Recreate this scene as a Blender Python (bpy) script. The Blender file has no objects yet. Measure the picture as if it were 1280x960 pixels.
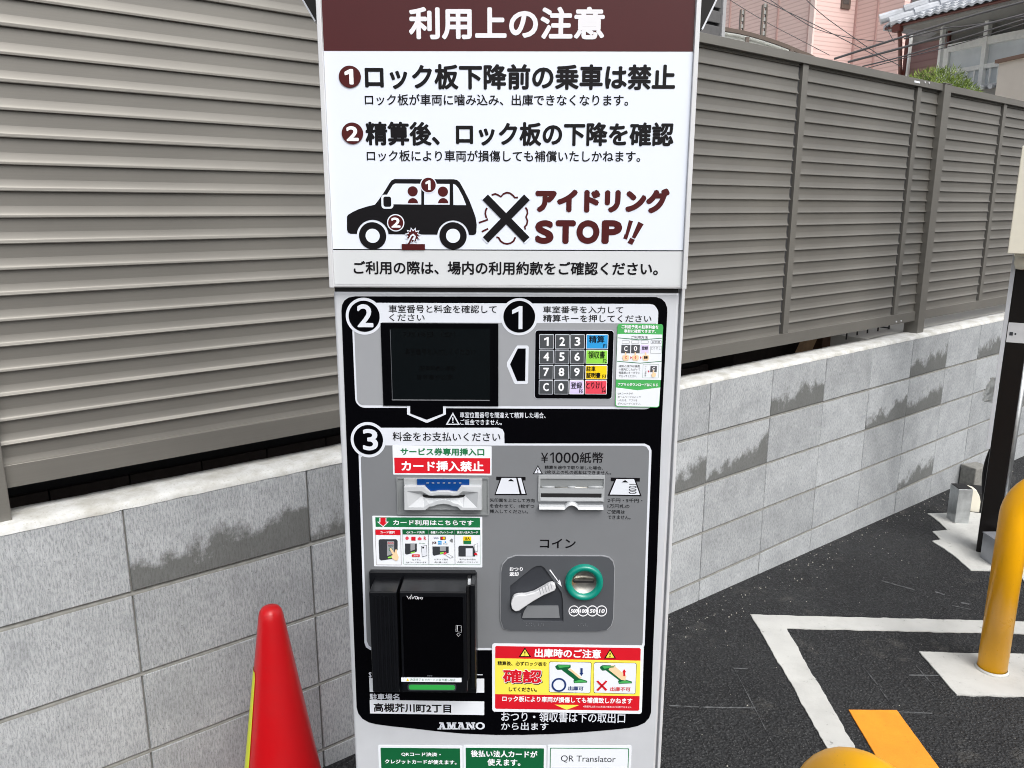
import bpy, bmesh, math, random
from mathutils import Vector, Matrix, noise
from mathutils.geometry import tessellate_polygon
random.seed(7)
R = math.radians
C = bpy.context.scene.collection
S = bpy.context.scene
# ---------------------------------------------------------------- camera
CAMZ, F, TILT = 1.54, 975.0, 12.7
cd = bpy.data.cameras.new('camera'); cam = bpy.data.objects.new('camera', cd); C.objects.link(cam)
cam.location = (0, 0, CAMZ); cam.rotation_euler = (R(90 - TILT), 0, 0)
cd.sensor_width = 36; cd.lens = F / 1280 * 36; cd.clip_start = .05; cd.clip_end = 500
cd.dof.use_dof = False
S.camera = cam
S.render.filter_size = 1.0; S.cycles.filter_width = 1.0     # crisp lens
# ---------------------------------------------------------------- sky and sun
SUN_EL, SUN_AZ = 50, 152        # degrees; azimuth of the sun clockwise from the view direction (+Y)
w = bpy.data.worlds.new("World"); S.world = w; w.use_nodes = True
nt = w.node_tree; bg = nt.nodes['Background']
sky = nt.nodes.new('ShaderNodeTexSky'); sky.sky_type = 'NISHITA'; sky.sun_disc = False
sky.sun_elevation = R(SUN_EL); sky.sun_rotation = R(SUN_AZ); sky.air_density = 1.0; sky.dust_density = 6; sky.ozone_density = 1
hs = nt.nodes.new('ShaderNodeHueSaturation'); hs.inputs['Saturation'].default_value = .32   # overcast: greyer sky
nt.links.new(sky.outputs[0], hs.inputs['Color']); nt.links.new(hs.outputs[0], bg.inputs[0]); bg.inputs[1].default_value = .15
sl = bpy.data.lights.new('sun', 'SUN'); sl.energy = 1.0; sl.angle = R(50); sl.color = (1, .98, .95)
so = bpy.data.objects.new('sun', sl); C.objects.link(so)
sd = Vector((math.sin(R(SUN_AZ)) * math.cos(R(SUN_EL)), math.cos(R(SUN_AZ)) * math.cos(R(SUN_EL)), math.sin(R(SUN_EL))))
so.rotation_euler = sd.to_track_quat('Z', 'Y').to_euler(); so.location = sd * 20
S.view_settings.view_transform = 'Standard'; S.view_settings.look = 'None'; S.view_settings.exposure = 0.4; S.view_settings.gamma = 1
# ---------------------------------------------------------------- geometry of the place
FW = Vector((0, math.cos(R(TILT)), -math.sin(R(TILT)))); DN = Vector((0, -math.sin(R(TILT)), -math.cos(R(TILT)))); CAM = Vector((0, 0, CAMZ))
def ray(x, y): return FW + Vector((1, 0, 0)) * ((x - 640) / F) + DN * ((y - 480) / F)
class VP:
    """upright plane in the world: s along it, dep behind it, z up"""
    def __init__(s, p, az):
        s.p = Vector((p[0], p[1], 0)); s.d = Vector((math.sin(R(az)), math.cos(R(az)), 0)); s.n = Vector((-s.d.y, s.d.x, 0))
        if s.n.y < 0: s.n = -s.n
    def at(s, S_, dep, z): return s.p + s.d * S_ + s.n * dep + Vector((0, 0, z))
    def px(s, x, y, dep=0):
        q = ray(x, y); t = ((s.p + s.n * dep - CAM).dot(s.n)) / q.dot(s.n); q = CAM + q * t
        return (q - s.p).dot(s.d), q.z
def AT(x, y, Y): q = ray(x, y); return CAM + q * (Y / q.y)
WALL = VP((-0.51194, 1.84848), 51.70)
def gz(x, y): return .02 - .022 * ((Vector((x, y, 0)) - WALL.p).dot(WALL.d) - 1.42)
def GP(x, y, up=0):
    q = ray(x, y); t = 1.5 / -q.z
    for _ in range(6):
        p = CAM + q * t; t = (CAMZ - gz(p.x, p.y) - up) / -q.z
    return CAM + q * t
# ---------------------------------------------------------------- materials
def srgb(r, g, b):
    f = lambda c: (c / 255 / 12.92) if c / 255 <= .04045 else ((c / 255 + .055) / 1.055) ** 2.4
    return (f(r), f(g), f(b))
class NT:
    def __init__(s, name):
        s.m = bpy.data.materials.new(name); s.m.use_nodes = True; s.t = s.m.node_tree; s.b = s.t.nodes['Principled BSDF']
    def n(s, typ, **kw):
        x = s.t.nodes.new(typ)
        for k, v in kw.items():
            if k[0] == '_': setattr(x, k[1:], v)
            else: x.inputs[k.replace('_', ' ')].default_value = v
        return x
    def l(s, a, b): s.t.links.new(a, b)
    def math(s, op, a, b=None, c=None):
        x = s.t.nodes.new('ShaderNodeMath'); x.operation = op
        for i, v in enumerate((a, b, c)):
            if v is None: continue
            if isinstance(v, (int, float)): x.inputs[i].default_value = v
            else: s.l(v, x.inputs[i])
        return x.outputs[0]
    def mix(s, f, a, b, mode='MIX'):
        x = s.t.nodes.new('ShaderNodeMix'); x.data_type = 'RGBA'; x.blend_type = mode
        for i, v in ((0, f), (6, a), (7, b)):
            if isinstance(v, (int, float)): x.inputs[i].default_value = v
            elif isinstance(v, tuple): x.inputs[i].default_value = (*v[:3], 1)
            else: s.l(v, x.inputs[i])
        return x.outputs[2]
    def ramp(s, v, *stops):
        x = s.t.nodes.new('ShaderNodeValToRGB'); e = x.color_ramp.elements
        while len(e) < len(stops): e.new(.5)
        for i, (p, c) in enumerate(stops):
            e[i].position = p; e[i].color = (*(c if isinstance(c, tuple) else (c, c, c)), 1)
        s.l(v, x.inputs[0]); return x.outputs[0]
    def co(s, kind='Object', scale=(1, 1, 1), loc=None):
        tc = s.n('ShaderNodeTexCoord'); mp = s.n('ShaderNodeMapping'); mp.inputs['Scale'].default_value = scale
        s.l(tc.outputs[kind], mp.inputs['Vector'])
        if loc is not None: s.l(loc, mp.inputs['Location'])
        return mp.outputs[0]
    def noise(s, v, scale, detail=4, rough=.55):
        x = s.n('ShaderNodeTexNoise', Scale=scale, Detail=detail, Roughness=rough); s.l(v, x.inputs['Vector']); return x.outputs['Fac']
    def bump(s, h, strength=.3, dist=.002):
        x = s.n('ShaderNodeBump', Strength=strength, Distance=dist); s.l(h, x.inputs['Height']); s.l(x.outputs[0], s.b.inputs['Normal'])
def plain(name, col, rough=.5, metal=0, spec=.5, var=.06, scale=30, bump=0, coat=0):
    N = NT(name); v = N.co(); f = N.noise(v, scale)
    c = N.mix(N.ramp(f, (.3, 0), (.7, 1)), tuple(x * (1 - var) for x in col), tuple(min(1, x * (1 + var)) for x in col))
    N.l(c, N.b.inputs['Base Color']); N.b.inputs['Roughness'].default_value = rough; N.b.inputs['Metallic'].default_value = metal
    N.b.inputs['Specular IOR Level'].default_value = spec; N.b.inputs['Coat Weight'].default_value = coat; N.b.inputs['Coat Roughness'].default_value = .08
    if bump: N.bump(N.noise(v, scale * 6, 3), bump, .0006)
    return N.m
M = {}
M['white_paint'] = plain('white_cabinet_paint', srgb(212, 216, 222), .38, .25, bump=.12, var=.03)
M['alu'] = plain('pale_aluminium', srgb(208, 210, 213), .4, .15, var=.04)
M['gap_black'] = plain('black_gasket_gap_shade', (.008, .008, .009), .6)
M['gloss_black'] = plain('gloss_black_panel', (.0008, .0008, .0016), .12, 0, .18)
M['terminal'] = plain('black_plastic', (.003, .0035, .005), .32, 0, .35)
M['terminal_face'] = plain('black_terminal_window', (.0005, .0005, .001), .06, 0, .15)
M['lcd'] = plain('dark_screen', (.0022, .0036, .0045), .12, 0, .25)
M['screen_ink'] = plain('screen_ink', (.0010, .0012, .0015), .3, 0, .15, var=0)
M['grey_panel'] = plain('grey_print_panel', srgb(117, 120, 124), .5, 0, .35, var=.02)
M['light_panel'] = plain('light_grey_print_panel', srgb(148, 151, 156), .45, 0, .35, var=.02)
M['bar'] = plain('pale_print_bar', srgb(214, 219, 228), .45, var=.01)
M['sign_white'] = plain('sign_sheet_white', srgb(222, 229, 241), .32, var=.01, scale=6)
M['sign_strip'] = plain('sign_strip_ivory', srgb(204, 208, 211), .35, var=.01)
M['maroon'] = plain('maroon_print', srgb(70, 22, 25), .2, 0, .35, var=.03)
M['maroon_ink'] = plain('maroon_ink', srgb(72, 18, 20), .4, 0, .25, var=.02)
M['title'] = plain('title_pale_ink', srgb(225, 225, 230), .3, var=.01)
M['black_ink'] = plain('black_ink', (.0035, .003, .0045), .45, 0, .2, var=.0)
M['white_ink'] = plain('white_ink', srgb(238, 240, 245), .4, var=.0)
M['grey_ink'] = plain('grey_ink', srgb(120, 122, 126), .4, var=0)
M['green'] = plain('green_print', srgb(24, 112, 66), .4, var=.02)
M['dark_green'] = plain('dark_green_print', srgb(10, 92, 52), .4, var=.02)
M['leaf_green'] = plain('mid_green_print', srgb(70, 168, 88), .4, var=.02)
M['red'] = plain('red_print', srgb(205, 22, 38), .35, var=.02)
M['yellow'] = plain('yellow_print', srgb(242, 226, 84), .4, var=.02)
M['navy'] = plain('navy_print', srgb(22, 50, 110), .4, var=0)
M['sticker'] = plain('sticker_white', srgb(226, 231, 238), .35, var=.01)
M['skin_ink'] = plain('skin_tone_print', srgb(240, 205, 165), .4, var=0)
M['key_dark'] = plain('key_dark', srgb(68, 72, 76), .4, var=.03)
M['key_blue'] = plain('key_blue', srgb(40, 150, 215), .35)
M['key_green'] = plain('key_green', srgb(140, 212, 74), .35)
M['key_yellow'] = plain('key_yellow', srgb(240, 204, 20), .35)
M['key_red'] = plain('key_red', srgb(222, 70, 88), .35)
M['key_lilac'] = plain('key_lilac', srgb(214, 202, 240), .35)
M['slot_grey'] = plain('slot_grey_plastic', srgb(160, 164, 167), .4, var=.02)
M['lever_white'] = plain('lever_white_plastic', srgb(206, 208, 212), .35, var=.03)
M['slot_mid'] = plain('slot_mid_plastic', srgb(128, 132, 134), .45, var=.02)
M['slot_white'] = plain('slot_white_plastic', srgb(184, 188, 192), .3, var=.02)
M['blue_clear'] = plain('blue_clear_plastic', srgb(6, 58, 122), .12, var=.1, coat=.4)
M['coin_panel'] = plain('coin_panel_plastic', srgb(76, 79, 84), .45, var=.03)
M['coin_recess'] = plain('coin_recess_plastic', srgb(48, 51, 57), .5, var=.03)
M['ring_green'] = plain('ring_green', srgb(4, 128, 112), .25, coat=.4)
M['steel'] = plain('steel', (.55, .54, .5), .28, 1, var=.35, scale=60)
M['led_green'] = plain('green_bar', srgb(48, 158, 70), .3, var=.02)
M['fence'] = None
# fence aluminium, faint vertical streaks of dirt
N = NT('bronze_grey_aluminium'); v = N.co('Object', (1, 1, 1)); f = N.noise(v, 3, 5); f2 = N.noise(N.co('Object', (4, 400, 400)), 1, 2)
c = N.mix(N.ramp(f, (.3, 0), (.75, 1)), srgb(124, 122, 117), srgb(138, 136, 130)); c = N.mix(N.math('MULTIPLY', f2, .3), c, srgb(100, 98, 93))
N.l(c, N.b.inputs['Base Color']); N.b.inputs['Metallic'].default_value = .5; N.b.inputs['Roughness'].default_value = .42; M['fence'] = N.m
# concrete block: cast face with vertical drag marks, speckle, own tone; wet = a damp band with a ragged top edge
def block_mat(name, wet=0, drift=0):
    N = NT(name); oi = N.n('ShaderNodeObjectInfo'); rnd = oi.outputs['Random']
    cx = N.n('ShaderNodeCombineXYZ'); N.l(N.math('MULTIPLY', rnd, 37.0), cx.inputs[0]); N.l(N.math('MULTIPLY', rnd, 11.0), cx.inputs[2])
    v = N.co('Object', (1, 1, 1), cx.outputs[0]); vs = N.co('Object', (1, 1, .16), cx.outputs[0])
    fine = N.noise(N.co('Object', (1, 1, .22), cx.outputs[0]), 300, 4, .75); lite = N.noise(N.co('Object', (1, 1, .12), cx.outputs[0]), 150, 3, .6); mid = N.noise(v, 9, 5); speck = N.noise(v, 240, 2, .6); cloud = N.noise(vs, 22, 4)
    c = N.mix(N.ramp(mid, (.3, 0), (.7, 1)), srgb(156, 160, 163), srgb(184, 188, 191))
    c = N.mix(N.math('MULTIPLY', N.ramp(cloud, (.42, 0), (.75, 1)), .3), c, srgb(188, 192, 195))
    c = N.mix(N.ramp(fine, (.36, .75), (.56, 0)), c, srgb(116, 120, 123))
    c = N.mix(N.ramp(lite, (.55, 0), (.72, .5)), c, srgb(196, 200, 203))
    c = N.mix(N.ramp(speck, (.28, .7), (.38, 0)), c, srgb(92, 93, 93))
    tone = N.ramp(rnd, (0, .84), (1, 1.04)); c = N.mix(1, c, tone, 'MULTIPLY')
    if wet:
        sp = N.n('ShaderNodeSeparateXYZ'); tc = N.n('ShaderNodeTexCoord'); N.l(tc.outputs['Object'], sp.inputs[0])
        e1 = N.noise(N.co('Object', (1, 1, .8), cx.outputs[0]), 13, 8, .68); e2 = N.noise(N.co('Object', (1, 1, .2), cx.outputs[0]), 120, 2)
        lim = N.math('ADD', N.math('MULTIPLY_ADD', sp.outputs[0], drift, wet), N.math('ADD', N.math('MULTIPLY', N.math('SUBTRACT', e1, .5), .28), N.math('MULTIPLY', N.math('SUBTRACT', e2, .5), .008)))
        m = N.ramp(N.math('MULTIPLY', N.math('SUBTRACT', lim, sp.outputs[2]), 26.0), (.0, 0), (1, 1))
        c = N.mix(N.math('MULTIPLY', m, .8), c, srgb(82, 83, 80))
    N.l(c, N.b.inputs['Base Color']); N.b.inputs['Roughness'].default_value = .9; N.b.inputs['Specular IOR Level'].default_value = .2
    N.bump(N.math('ADD', fine, speck), .5, .0015); return N.m
M['block'] = block_mat('concrete_block')
M['block_wet'] = block_mat('concrete_block_damp', .075, .12)
M['block_wet2'] = block_mat('concrete_block_damp_low', .045, .2)
N = NT('mortar'); v = N.co(); f = N.noise(v, 14, 6, .65); g = N.noise(v, 200, 2)
c = N.mix(N.ramp(f, (.3, 0), (.6, 1)), srgb(168, 167, 160), srgb(202, 204, 203)); c = N.mix(N.ramp(g, (.3, .5), (.42, 0)), c, srgb(160, 158, 148))
N.l(c, N.b.inputs['Base Color']); N.b.inputs['Roughness'].default_value = .95; N.bump(f, .6, .006); M['mortar'] = N.m
M['mortar_joint'] = plain('mortar_joint', srgb(128, 128, 124), .95, var=.2, scale=60, bump=.3)
# asphalt
N = NT('asphalt'); v = N.co()
vo = N.n('ShaderNodeTexVoronoi', Scale=125.0, Randomness=1.0); N.l(v, vo.inputs['Vector'])
vf = N.n('ShaderNodeTexVoronoi', Scale=420.0, Randomness=1.0); N.l(v, vf.inputs['Vector'])
big = N.noise(v, 2.2, 6, .6); n2 = N.noise(v, 90, 4, .7); sp = N.noise(v, 260, 1)
c = N.mix(N.ramp(big, (.3, 0), (.75, 1)), srgb(30, 31, 34), srgb(54, 56, 58))
c = N.mix(N.ramp(vo.outputs['Distance'], (.08, .75), (.42, 0)), c, srgb(92, 93, 94))
c = N.mix(N.ramp(n2, (.35, .8), (.5, 0)), c, srgb(18, 18, 20)); vb = N.n('ShaderNodeTexVoronoi', Scale=75.0, Randomness=1.0); N.l(v, vb.inputs['Vector']); c = N.mix(N.math('MULTIPLY', N.ramp(vb.outputs['Color'], (.45, 0), (.9, 1)), N.ramp(vb.outputs['Distance'], (.25, .55), (.5, 0))), c, srgb(84, 86, 88))
c = N.mix(N.ramp(sp, (.71, 0), (.74, .8)), c, srgb(140, 140, 138))
dust = N.noise(N.co('Object', (1, 1, 1)), 5, 8, .75); c = N.mix(N.math('MULTIPLY', N.ramp(dust, (.58, 0), (.8, 1)), .6), c, srgb(120, 118, 112))
N.l(c, N.b.inputs['Base Color']); N.b.inputs['Roughness'].default_value = .75; N.b.inputs['Specular IOR Level'].default_value = .35
h = N.math('ADD', N.math('MULTIPLY', vo.outputs['Distance'], -1.0), N.math('MULTIPLY', n2, 1.5)); N.bump(h, 1.0, .010); M['asphalt'] = N.m
def line_mat(name, col, worn=.62):
    N = NT(name); v = N.co(); f = N.noise(v, 28, 8, .75); g = N.noise(v, 6, 3); k = N.noise(v, 300, 2)
    c = N.mix(N.ramp(g, (.35, 0), (.7, 1)), tuple(x * .86 for x in col), col)
    c = N.mix(N.ramp(f, (worn, 0), (worn + .05, .8)), c, tuple(x * .28 for x in col))
    st = N.noise(v, 3.5, 9, .78); c = N.mix(N.math('MULTIPLY', N.ramp(st, (.48, 0), (.68, 1)), .4), c, tuple(x * .55 for x in col))
    N.l(c, N.b.inputs['Base Color']); N.b.inputs['Roughness'].default_value = .75; N.bump(N.math('ADD', k, N.noise(v, 90, 3)), .5, .002); return N.m
M['line_white'] = line_mat('white_road_paint', srgb(198, 199, 196)); M['line_orange'] = line_mat('orange_road_paint', srgb(240, 152, 38))
M['chalk'] = plain('chalk_mark', srgb(88, 90, 92), .9, var=.5, scale=60)
M['cone'] = plain('red_cone_plastic', srgb(214, 8, 22), .28, var=.03, scale=12, coat=.2)
M['tape'] = plain('lime_tape', srgb(232, 240, 16), .3, var=.02)
M['bollard'] = plain('yellow_pipe_paint', srgb(238, 164, 2), .28, var=.05, scale=9, coat=.3)
def scuffed(name, col, dirt, rough, amt=.5, coat=.2, zs=.25, sc=18):
    N = NT(name); v = N.co(); f = N.noise(v, 7, 6, .7); sl_ = N.noise(N.co('Object', (1, 1, zs)), sc, 8, .8); fine = N.noise(v, 140, 3, .7)
    c = N.mix(N.ramp(f, (.35, 0), (.7, .35)), col, tuple(x * .82 for x in col)); c = N.mix(N.math('MULTIPLY', N.ramp(sl_, (.60, 0), (.72, 1)), amt), c, dirt)
    c = N.mix(N.math('MULTIPLY', N.ramp(fine, (.66, 0), (.72, 1)), .5), c, dirt); N.l(c, N.b.inputs['Base Color'])
    N.l(N.ramp(f, (.3, rough), (.7, rough + .22)), N.b.inputs['Roughness']); N.b.inputs['Coat Weight'].default_value = coat; N.b.inputs['Coat Roughness'].default_value = .15; N.bump(fine, .06, .001); return N.m
M['cone'] = scuffed('red_cone_plastic', srgb(206, 8, 20), srgb(176, 52, 48), .25, .6)
M['bollard'] = scuffed('yellow_pipe_paint', srgb(246, 178, 4), srgb(176, 128, 40), .24, .5)
M['post_black'] = plain('black_post_paint', (.006, .005, .005), .35, 0, .3, var=.1)
M['galv'] = plain('galvanised_steel', (.5, .52, .53), .38, .9, var=.22, scale=22)
M['silver'] = plain('silver_box_paint', srgb(160, 163, 170), .35, .5)
M['beige'] = plain('beige_box_plastic', srgb(230, 226, 210), .45, var=.02)
M['cable'] = plain('black_cable', (.01, .01, .011), .5)
M['cable_grey'] = plain('grey_overhead_cable', (.05, .05, .055), .5)
M['dark_brick'] = plain('dark_brown_brick', srgb(58, 50, 47), .8, var=.15, scale=25, bump=.3)
M['soil_and_gap_shade'] = plain('soil_and_gap_shade', srgb(40, 32, 28), .95, var=.3)
M['pale_slab'] = plain('pale_concrete_slab', srgb(205, 203, 196), .9, var=.06, scale=5)
M['wood'] = plain('raw_timber', srgb(150, 122, 92), .8, var=.25, scale=14)
M['wood_dark'] = plain('dark_timber', srgb(84, 60, 44), .8, var=.3, scale=14)
M['stone_tile'] = plain('charcoal_wall_tile', srgb(92, 92, 93), .8, var=.12, scale=40, bump=.3)
M['trim_grey'] = plain('grey_corner_trim', srgb(165, 166, 168), .6)
M['dark_wall'] = plain('dark_wall', srgb(44, 44, 46), .9)
M['brown_metal'] = plain('brown_metal', srgb(96, 84, 76), .5)
M['white_sheet'] = plain('white_translucent_sheet', srgb(245, 248, 245), .3, var=.01)
M['gutter'] = plain('brown_gutter', srgb(96, 50, 42), .4)
M['eave'] = plain('grey_soffit', srgb(150, 150, 148), .8)
M['veranda'] = plain('grey_veranda_wall_and_shade', srgb(132, 131, 128), .8)
M['white_frame'] = plain('white_window_frame', srgb(244, 246, 244), .4)
M['curtain'] = plain('glass_over_curtain', srgb(214, 220, 224), .08, 0, .6, var=.15, scale=3)
M['cream'] = plain('cream_plaster', srgb(216, 208, 198), .9, var=.04, scale=5)
M['brown_cap'] = plain('brown_wall_cap', srgb(122, 96, 82), .6)
M['roof_tile'] = plain('silver_grey_roof_tile', srgb(190, 194, 200), .22, 0, .6, var=.2, scale=6)
M['olive'] = plain('olive_wall', srgb(140, 138, 118), .9)
def siding(name, c1, c2, per, duty=.3):
    N = NT(name); tc = N.n('ShaderNodeTexCoord'); sp = N.n('ShaderNodeSeparateXYZ'); N.l(tc.outputs['Object'], sp.inputs[0])
    fr = N.math('FRACT', N.math('DIVIDE', sp.outputs[2], per)); m = N.ramp(fr, (0, 1), (duty, 0), (.9, 0), (1, 1))
    c = N.mix(m, c1, c2); f = N.noise(N.co(), .8, 5); c = N.mix(N.math('MULTIPLY', f, .15), c, tuple(x * .8 for x in c1))
    N.l(c, N.b.inputs['Base Color']); N.b.inputs['Roughness'].default_value = .7; N.bump(m, .3, .004); return N.m
M['pink'] = siding('pink_siding', srgb(226, 200, 194), srgb(200, 170, 164), .068)
M['pink_seam'] = plain('pink_seam', srgb(190, 158, 152), .8)
M['pink_trim'] = plain('pink_trim', srgb(232, 210, 204), .7)
M['house_wall'] = siding('dusty_rose_siding', srgb(160, 128, 126), srgb(140, 108, 107), .07)
M['window_dark'] = plain('dark_window', srgb(84, 82, 80), .1)
N = NT('shrub_leaf'); oi = N.n('ShaderNodeTexCoord'); f = N.noise(N.co(), 9, 3)
N.l(N.mix(N.ramp(f, (.35, 0), (.65, 1)), srgb(74, 98, 36), srgb(146, 166, 78)), N.b.inputs['Base Color']); N.b.inputs['Roughness'].default_value = .6; M['leaf'] = N.m

# ---------------------------------------------------------------- builders
class MB:
    def __init__(s): s.v = []; s.f = []
    def add(s, vs, fs): o = len(s.v); s.v += [tuple(v) for v in vs]; s.f += [tuple(o + i for i in f) for f in fs]; return s
    def box(s, x0, x1, y0, y1, z0, z1):
        return s.add([(x0, y0, z0), (x1, y0, z0), (x1, y1, z0), (x0, y1, z0), (x0, y0, z1), (x1, y0, z1), (x1, y1, z1), (x0, y1, z1)],
                     [(0, 3, 2, 1), (4, 5, 6, 7), (0, 1, 5, 4), (1, 2, 6, 5), (2, 3, 7, 6), (3, 0, 4, 7)])
    def hexa(s, p):   # 8 points ordered like box
        return s.add(p, [(0, 3, 2, 1), (4, 5, 6, 7), (0, 1, 5, 4), (1, 2, 6, 5), (2, 3, 7, 6), (3, 0, 4, 7)])
    def tube(s, pts, r, n=10, caps=True):
        pts = [Vector(p) for p in pts]; rs = r if isinstance(r, (list, tuple)) else [r] * len(pts); o = len(s.v); up = None
        for i, p in enumerate(pts):
            t = (pts[min(i + 1, len(pts) - 1)] - pts[max(i - 1, 0)]).normalized()
            if up is None: up = t.orthogonal().normalized()
            up = (up - t * up.dot(t)).normalized(); b = t.cross(up)
            for k in range(n):
                a = 2 * math.pi * k / n; s.v.append(tuple(p + (up * math.cos(a) + b * math.sin(a)) * rs[i]))
        for i in range(len(pts) - 1):
            for k in range(n):
                a = o + i * n + k; b = o + i * n + (k + 1) % n; s.f.append((a, b, b + n, a + n))
        if caps: s.f.append(tuple(o + k for k in reversed(range(n)))); s.f.append(tuple(o + (len(pts) - 1) * n + k for k in range(n)))
        return s
    def lathe(s, prof, n=48, c=(0, 0, 0)):    # prof: (r, z)
        o = len(s.v)
        for r, z in prof:
            for k in range(n):
                a = 2 * math.pi * k / n; s.v.append((c[0] + r * math.cos(a), c[1] + r * math.sin(a), c[2] + z))
        for i in range(len(prof) - 1):
            for k in range(n):
                a = o + i * n + k; b = o + i * n + (k + 1) % n; s.f.append((a, b, b + n, a + n))
        return s
    def mesh(s, name, mat, smooth=False):
        me = bpy.data.meshes.new(name); me.from_pydata(s.v, [], s.f); me.materials.append(mat); me.update()
        bm = bmesh.new(); bm.from_mesh(me); bmesh.ops.recalc_face_normals(bm, faces=bm.faces); bm.to_mesh(me); bm.free()
        if smooth:
            for p in me.polygons: p.use_smooth = True
        return me
    def obj(s, name, mat, parent=None, smooth=False, bevel=0, seg=2, loc=None):
        o = link(name, s.mesh(name, mat, smooth), parent)
        if loc is not None: o.location = loc
        if bevel: md = o.modifiers.new('bevel', 'BEVEL'); md.width = bevel; md.segments = seg; md.limit_method = 'ANGLE'; md.angle_limit = R(35)
        return o
def link(name, me, parent=None):
    o = bpy.data.objects.new(name, me); C.objects.link(o)
    if parent is not None: o.parent = parent
    return o
def auto_smooth(o, ang=35):
    for p in o.data.polygons: p.use_smooth = True
    o.data.set_sharp_from_angle(angle=R(ang))
def tag(o, label=None, cat=None, group=None, kind=None):
    for k, v in (('label', label), ('category', cat), ('group', group), ('kind', kind)):
        if v: o[k] = v
    return o
def empty(name, loc, rot=(0, 0, 0)):
    o = bpy.data.objects.new(name, None); C.objects.link(o); o.location = loc; o.rotation_euler = rot; return o

# ================================================================ GROUND
N_ = 40
g = MB(); L_ = 150
g.add([(x, y, gz(x, y)) for x, y in ((-L_, -L_), (L_, -L_), (L_, L_), (-L_, L_))], [(0, 1, 2, 3)])
tag(g.obj('ground', M['asphalt']), kind='structure')
def marking(name, pts, mat, up=.004, jag=0, label=None):
    P = []
    n = len(pts)
    for i in range(n):
        a = GP(*pts[i], up); b = GP(*pts[(i + 1) % n], up); k = max(1, int((b - a).length / .012)) if jag else 1
        for j in range(k):
            p = a.lerp(b, j / k)
            if jag and j: t = (b - a).normalized(); nn = Vector((-t.y, t.x, 0)); p = p + nn * jag * (noise.noise(p * 22) + .6 * noise.noise(p * 70))
            p.z = gz(p.x, p.y) + up; P.append(p)
    tri = tessellate_polygon([P]); m = MB(); m.add(P, tri)
    base = len(P)   # thin edge of the paint film
    m.add([(p.x, p.y, p.z) for p in P] + [(p.x, p.y, p.z - up * .9) for p in P], [(i, (i + 1) % base, base + (i + 1) % base, base + i) for i in range(base)])
    o = m.obj(name, mat); o.data.update(); tag(o, kind='structure')
    return o
marking('parking_line', [(939, 768), (1330, 778), (1330, 793), (983, 785), (1069, 935), (1135, 1050), (1106, 1062), (1036, 937)], M['line_white'], .004, .004)
marking('parking_stripe', [(1061, 887), (1121, 887.5), (1174, 960), (1262, 1080), (1196, 1090), (1104, 960)], M['line_orange'], .0045, .0008)
marking('bollard_patch', [(1149, 814), (1200, 816), (1340, 818), (1340, 870), (1262, 870), (1196, 868)], M['line_white'], .005, .0035)
marking('post_patch', [(1159.6, 641.6), (1215, 640), (1300, 652), (1330, 700), (1300, 714), (1240, 713), (1213.5, 712.3), (1196, 697), (1178, 684), (1165, 676), (1175.7, 674), (1165.7, 664), (1184.7, 662.5), (1174, 652)], M['line_white'], .005, .003)
marking('parking_line', [(1271, 712), (1300, 712), (1345, 780), (1318, 784)], M['line_white'], .0062, .001)
zz = lambda x, y: (820 + x / 2.783, 620 + y / 2.783)
for a, b, wd in (((45, 728), (150, 733), 2), ((165, 734), (345, 736), 2.4), ((270, 598), (320, 600), 1.5), ((275, 605), (440, 925), 1.6), ((718, 590), (770, 655), 1.8), ((780, 670), (825, 735), 1.8), ((905, 590), (970, 665), 1.8),
                 ((880, 622), (985, 624), 1.8), ((840, 750), (960, 755), 1.6), ((785, 294), (860, 315), 2.5), ((850, 312), (900, 326), 2), ((970, 332), (1005, 343), 3), ((1060, 370), (1090, 376), 3.5), ((1030, 380), (1095, 394), 1.5), ((140, 800), (180, 900), 1.2)):
    a = zz(*a); b = zz(*b); nx, ny = -(b[1] - a[1]), b[0] - a[0]; q = math.hypot(nx, ny); nx *= wd / 2.783 / 2 / q; ny *= wd / 2.783 / 2 / q
    marking('chalk_mark', [(a[0] + nx, a[1] + ny), (b[0] + nx, b[1] + ny), (b[0] - nx, b[1] - ny), (a[0] - nx, a[1] - ny)], M['chalk'], .002, .0016)
# pale grit lying on the asphalt by the wall foot and elsewhere
m = MB()
for i in range(600):
    if i < 380: s_ = random.uniform(1.2, 6); dp = -abs(random.gauss(0, .12)) - .01; p = WALL.at(s_, dp, 0)
    else: p = Vector((random.uniform(.35, 2.6), random.uniform(1.2, 4.2), 0))
    if (p - WALL.p).dot(WALL.n) > -.01: continue
    r = random.uniform(.0008, .003) * (1.3 if i < 380 else 1); z = gz(p.x, p.y)
    m.add([(p.x + r * random.uniform(.6, 1.3), p.y, z), (p.x - r * .5, p.y + r, z), (p.x - r * .6, p.y - r, z), (p.x, p.y, z + r * 1.2)], [(0, 1, 3), (1, 2, 3), (2, 0, 3)])
tag(m.obj('grit', plain('pale_grit', srgb(170, 168, 160), .9, var=.4)), 'pale grit scattered over the black asphalt', 'grit', kind='stuff')

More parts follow.
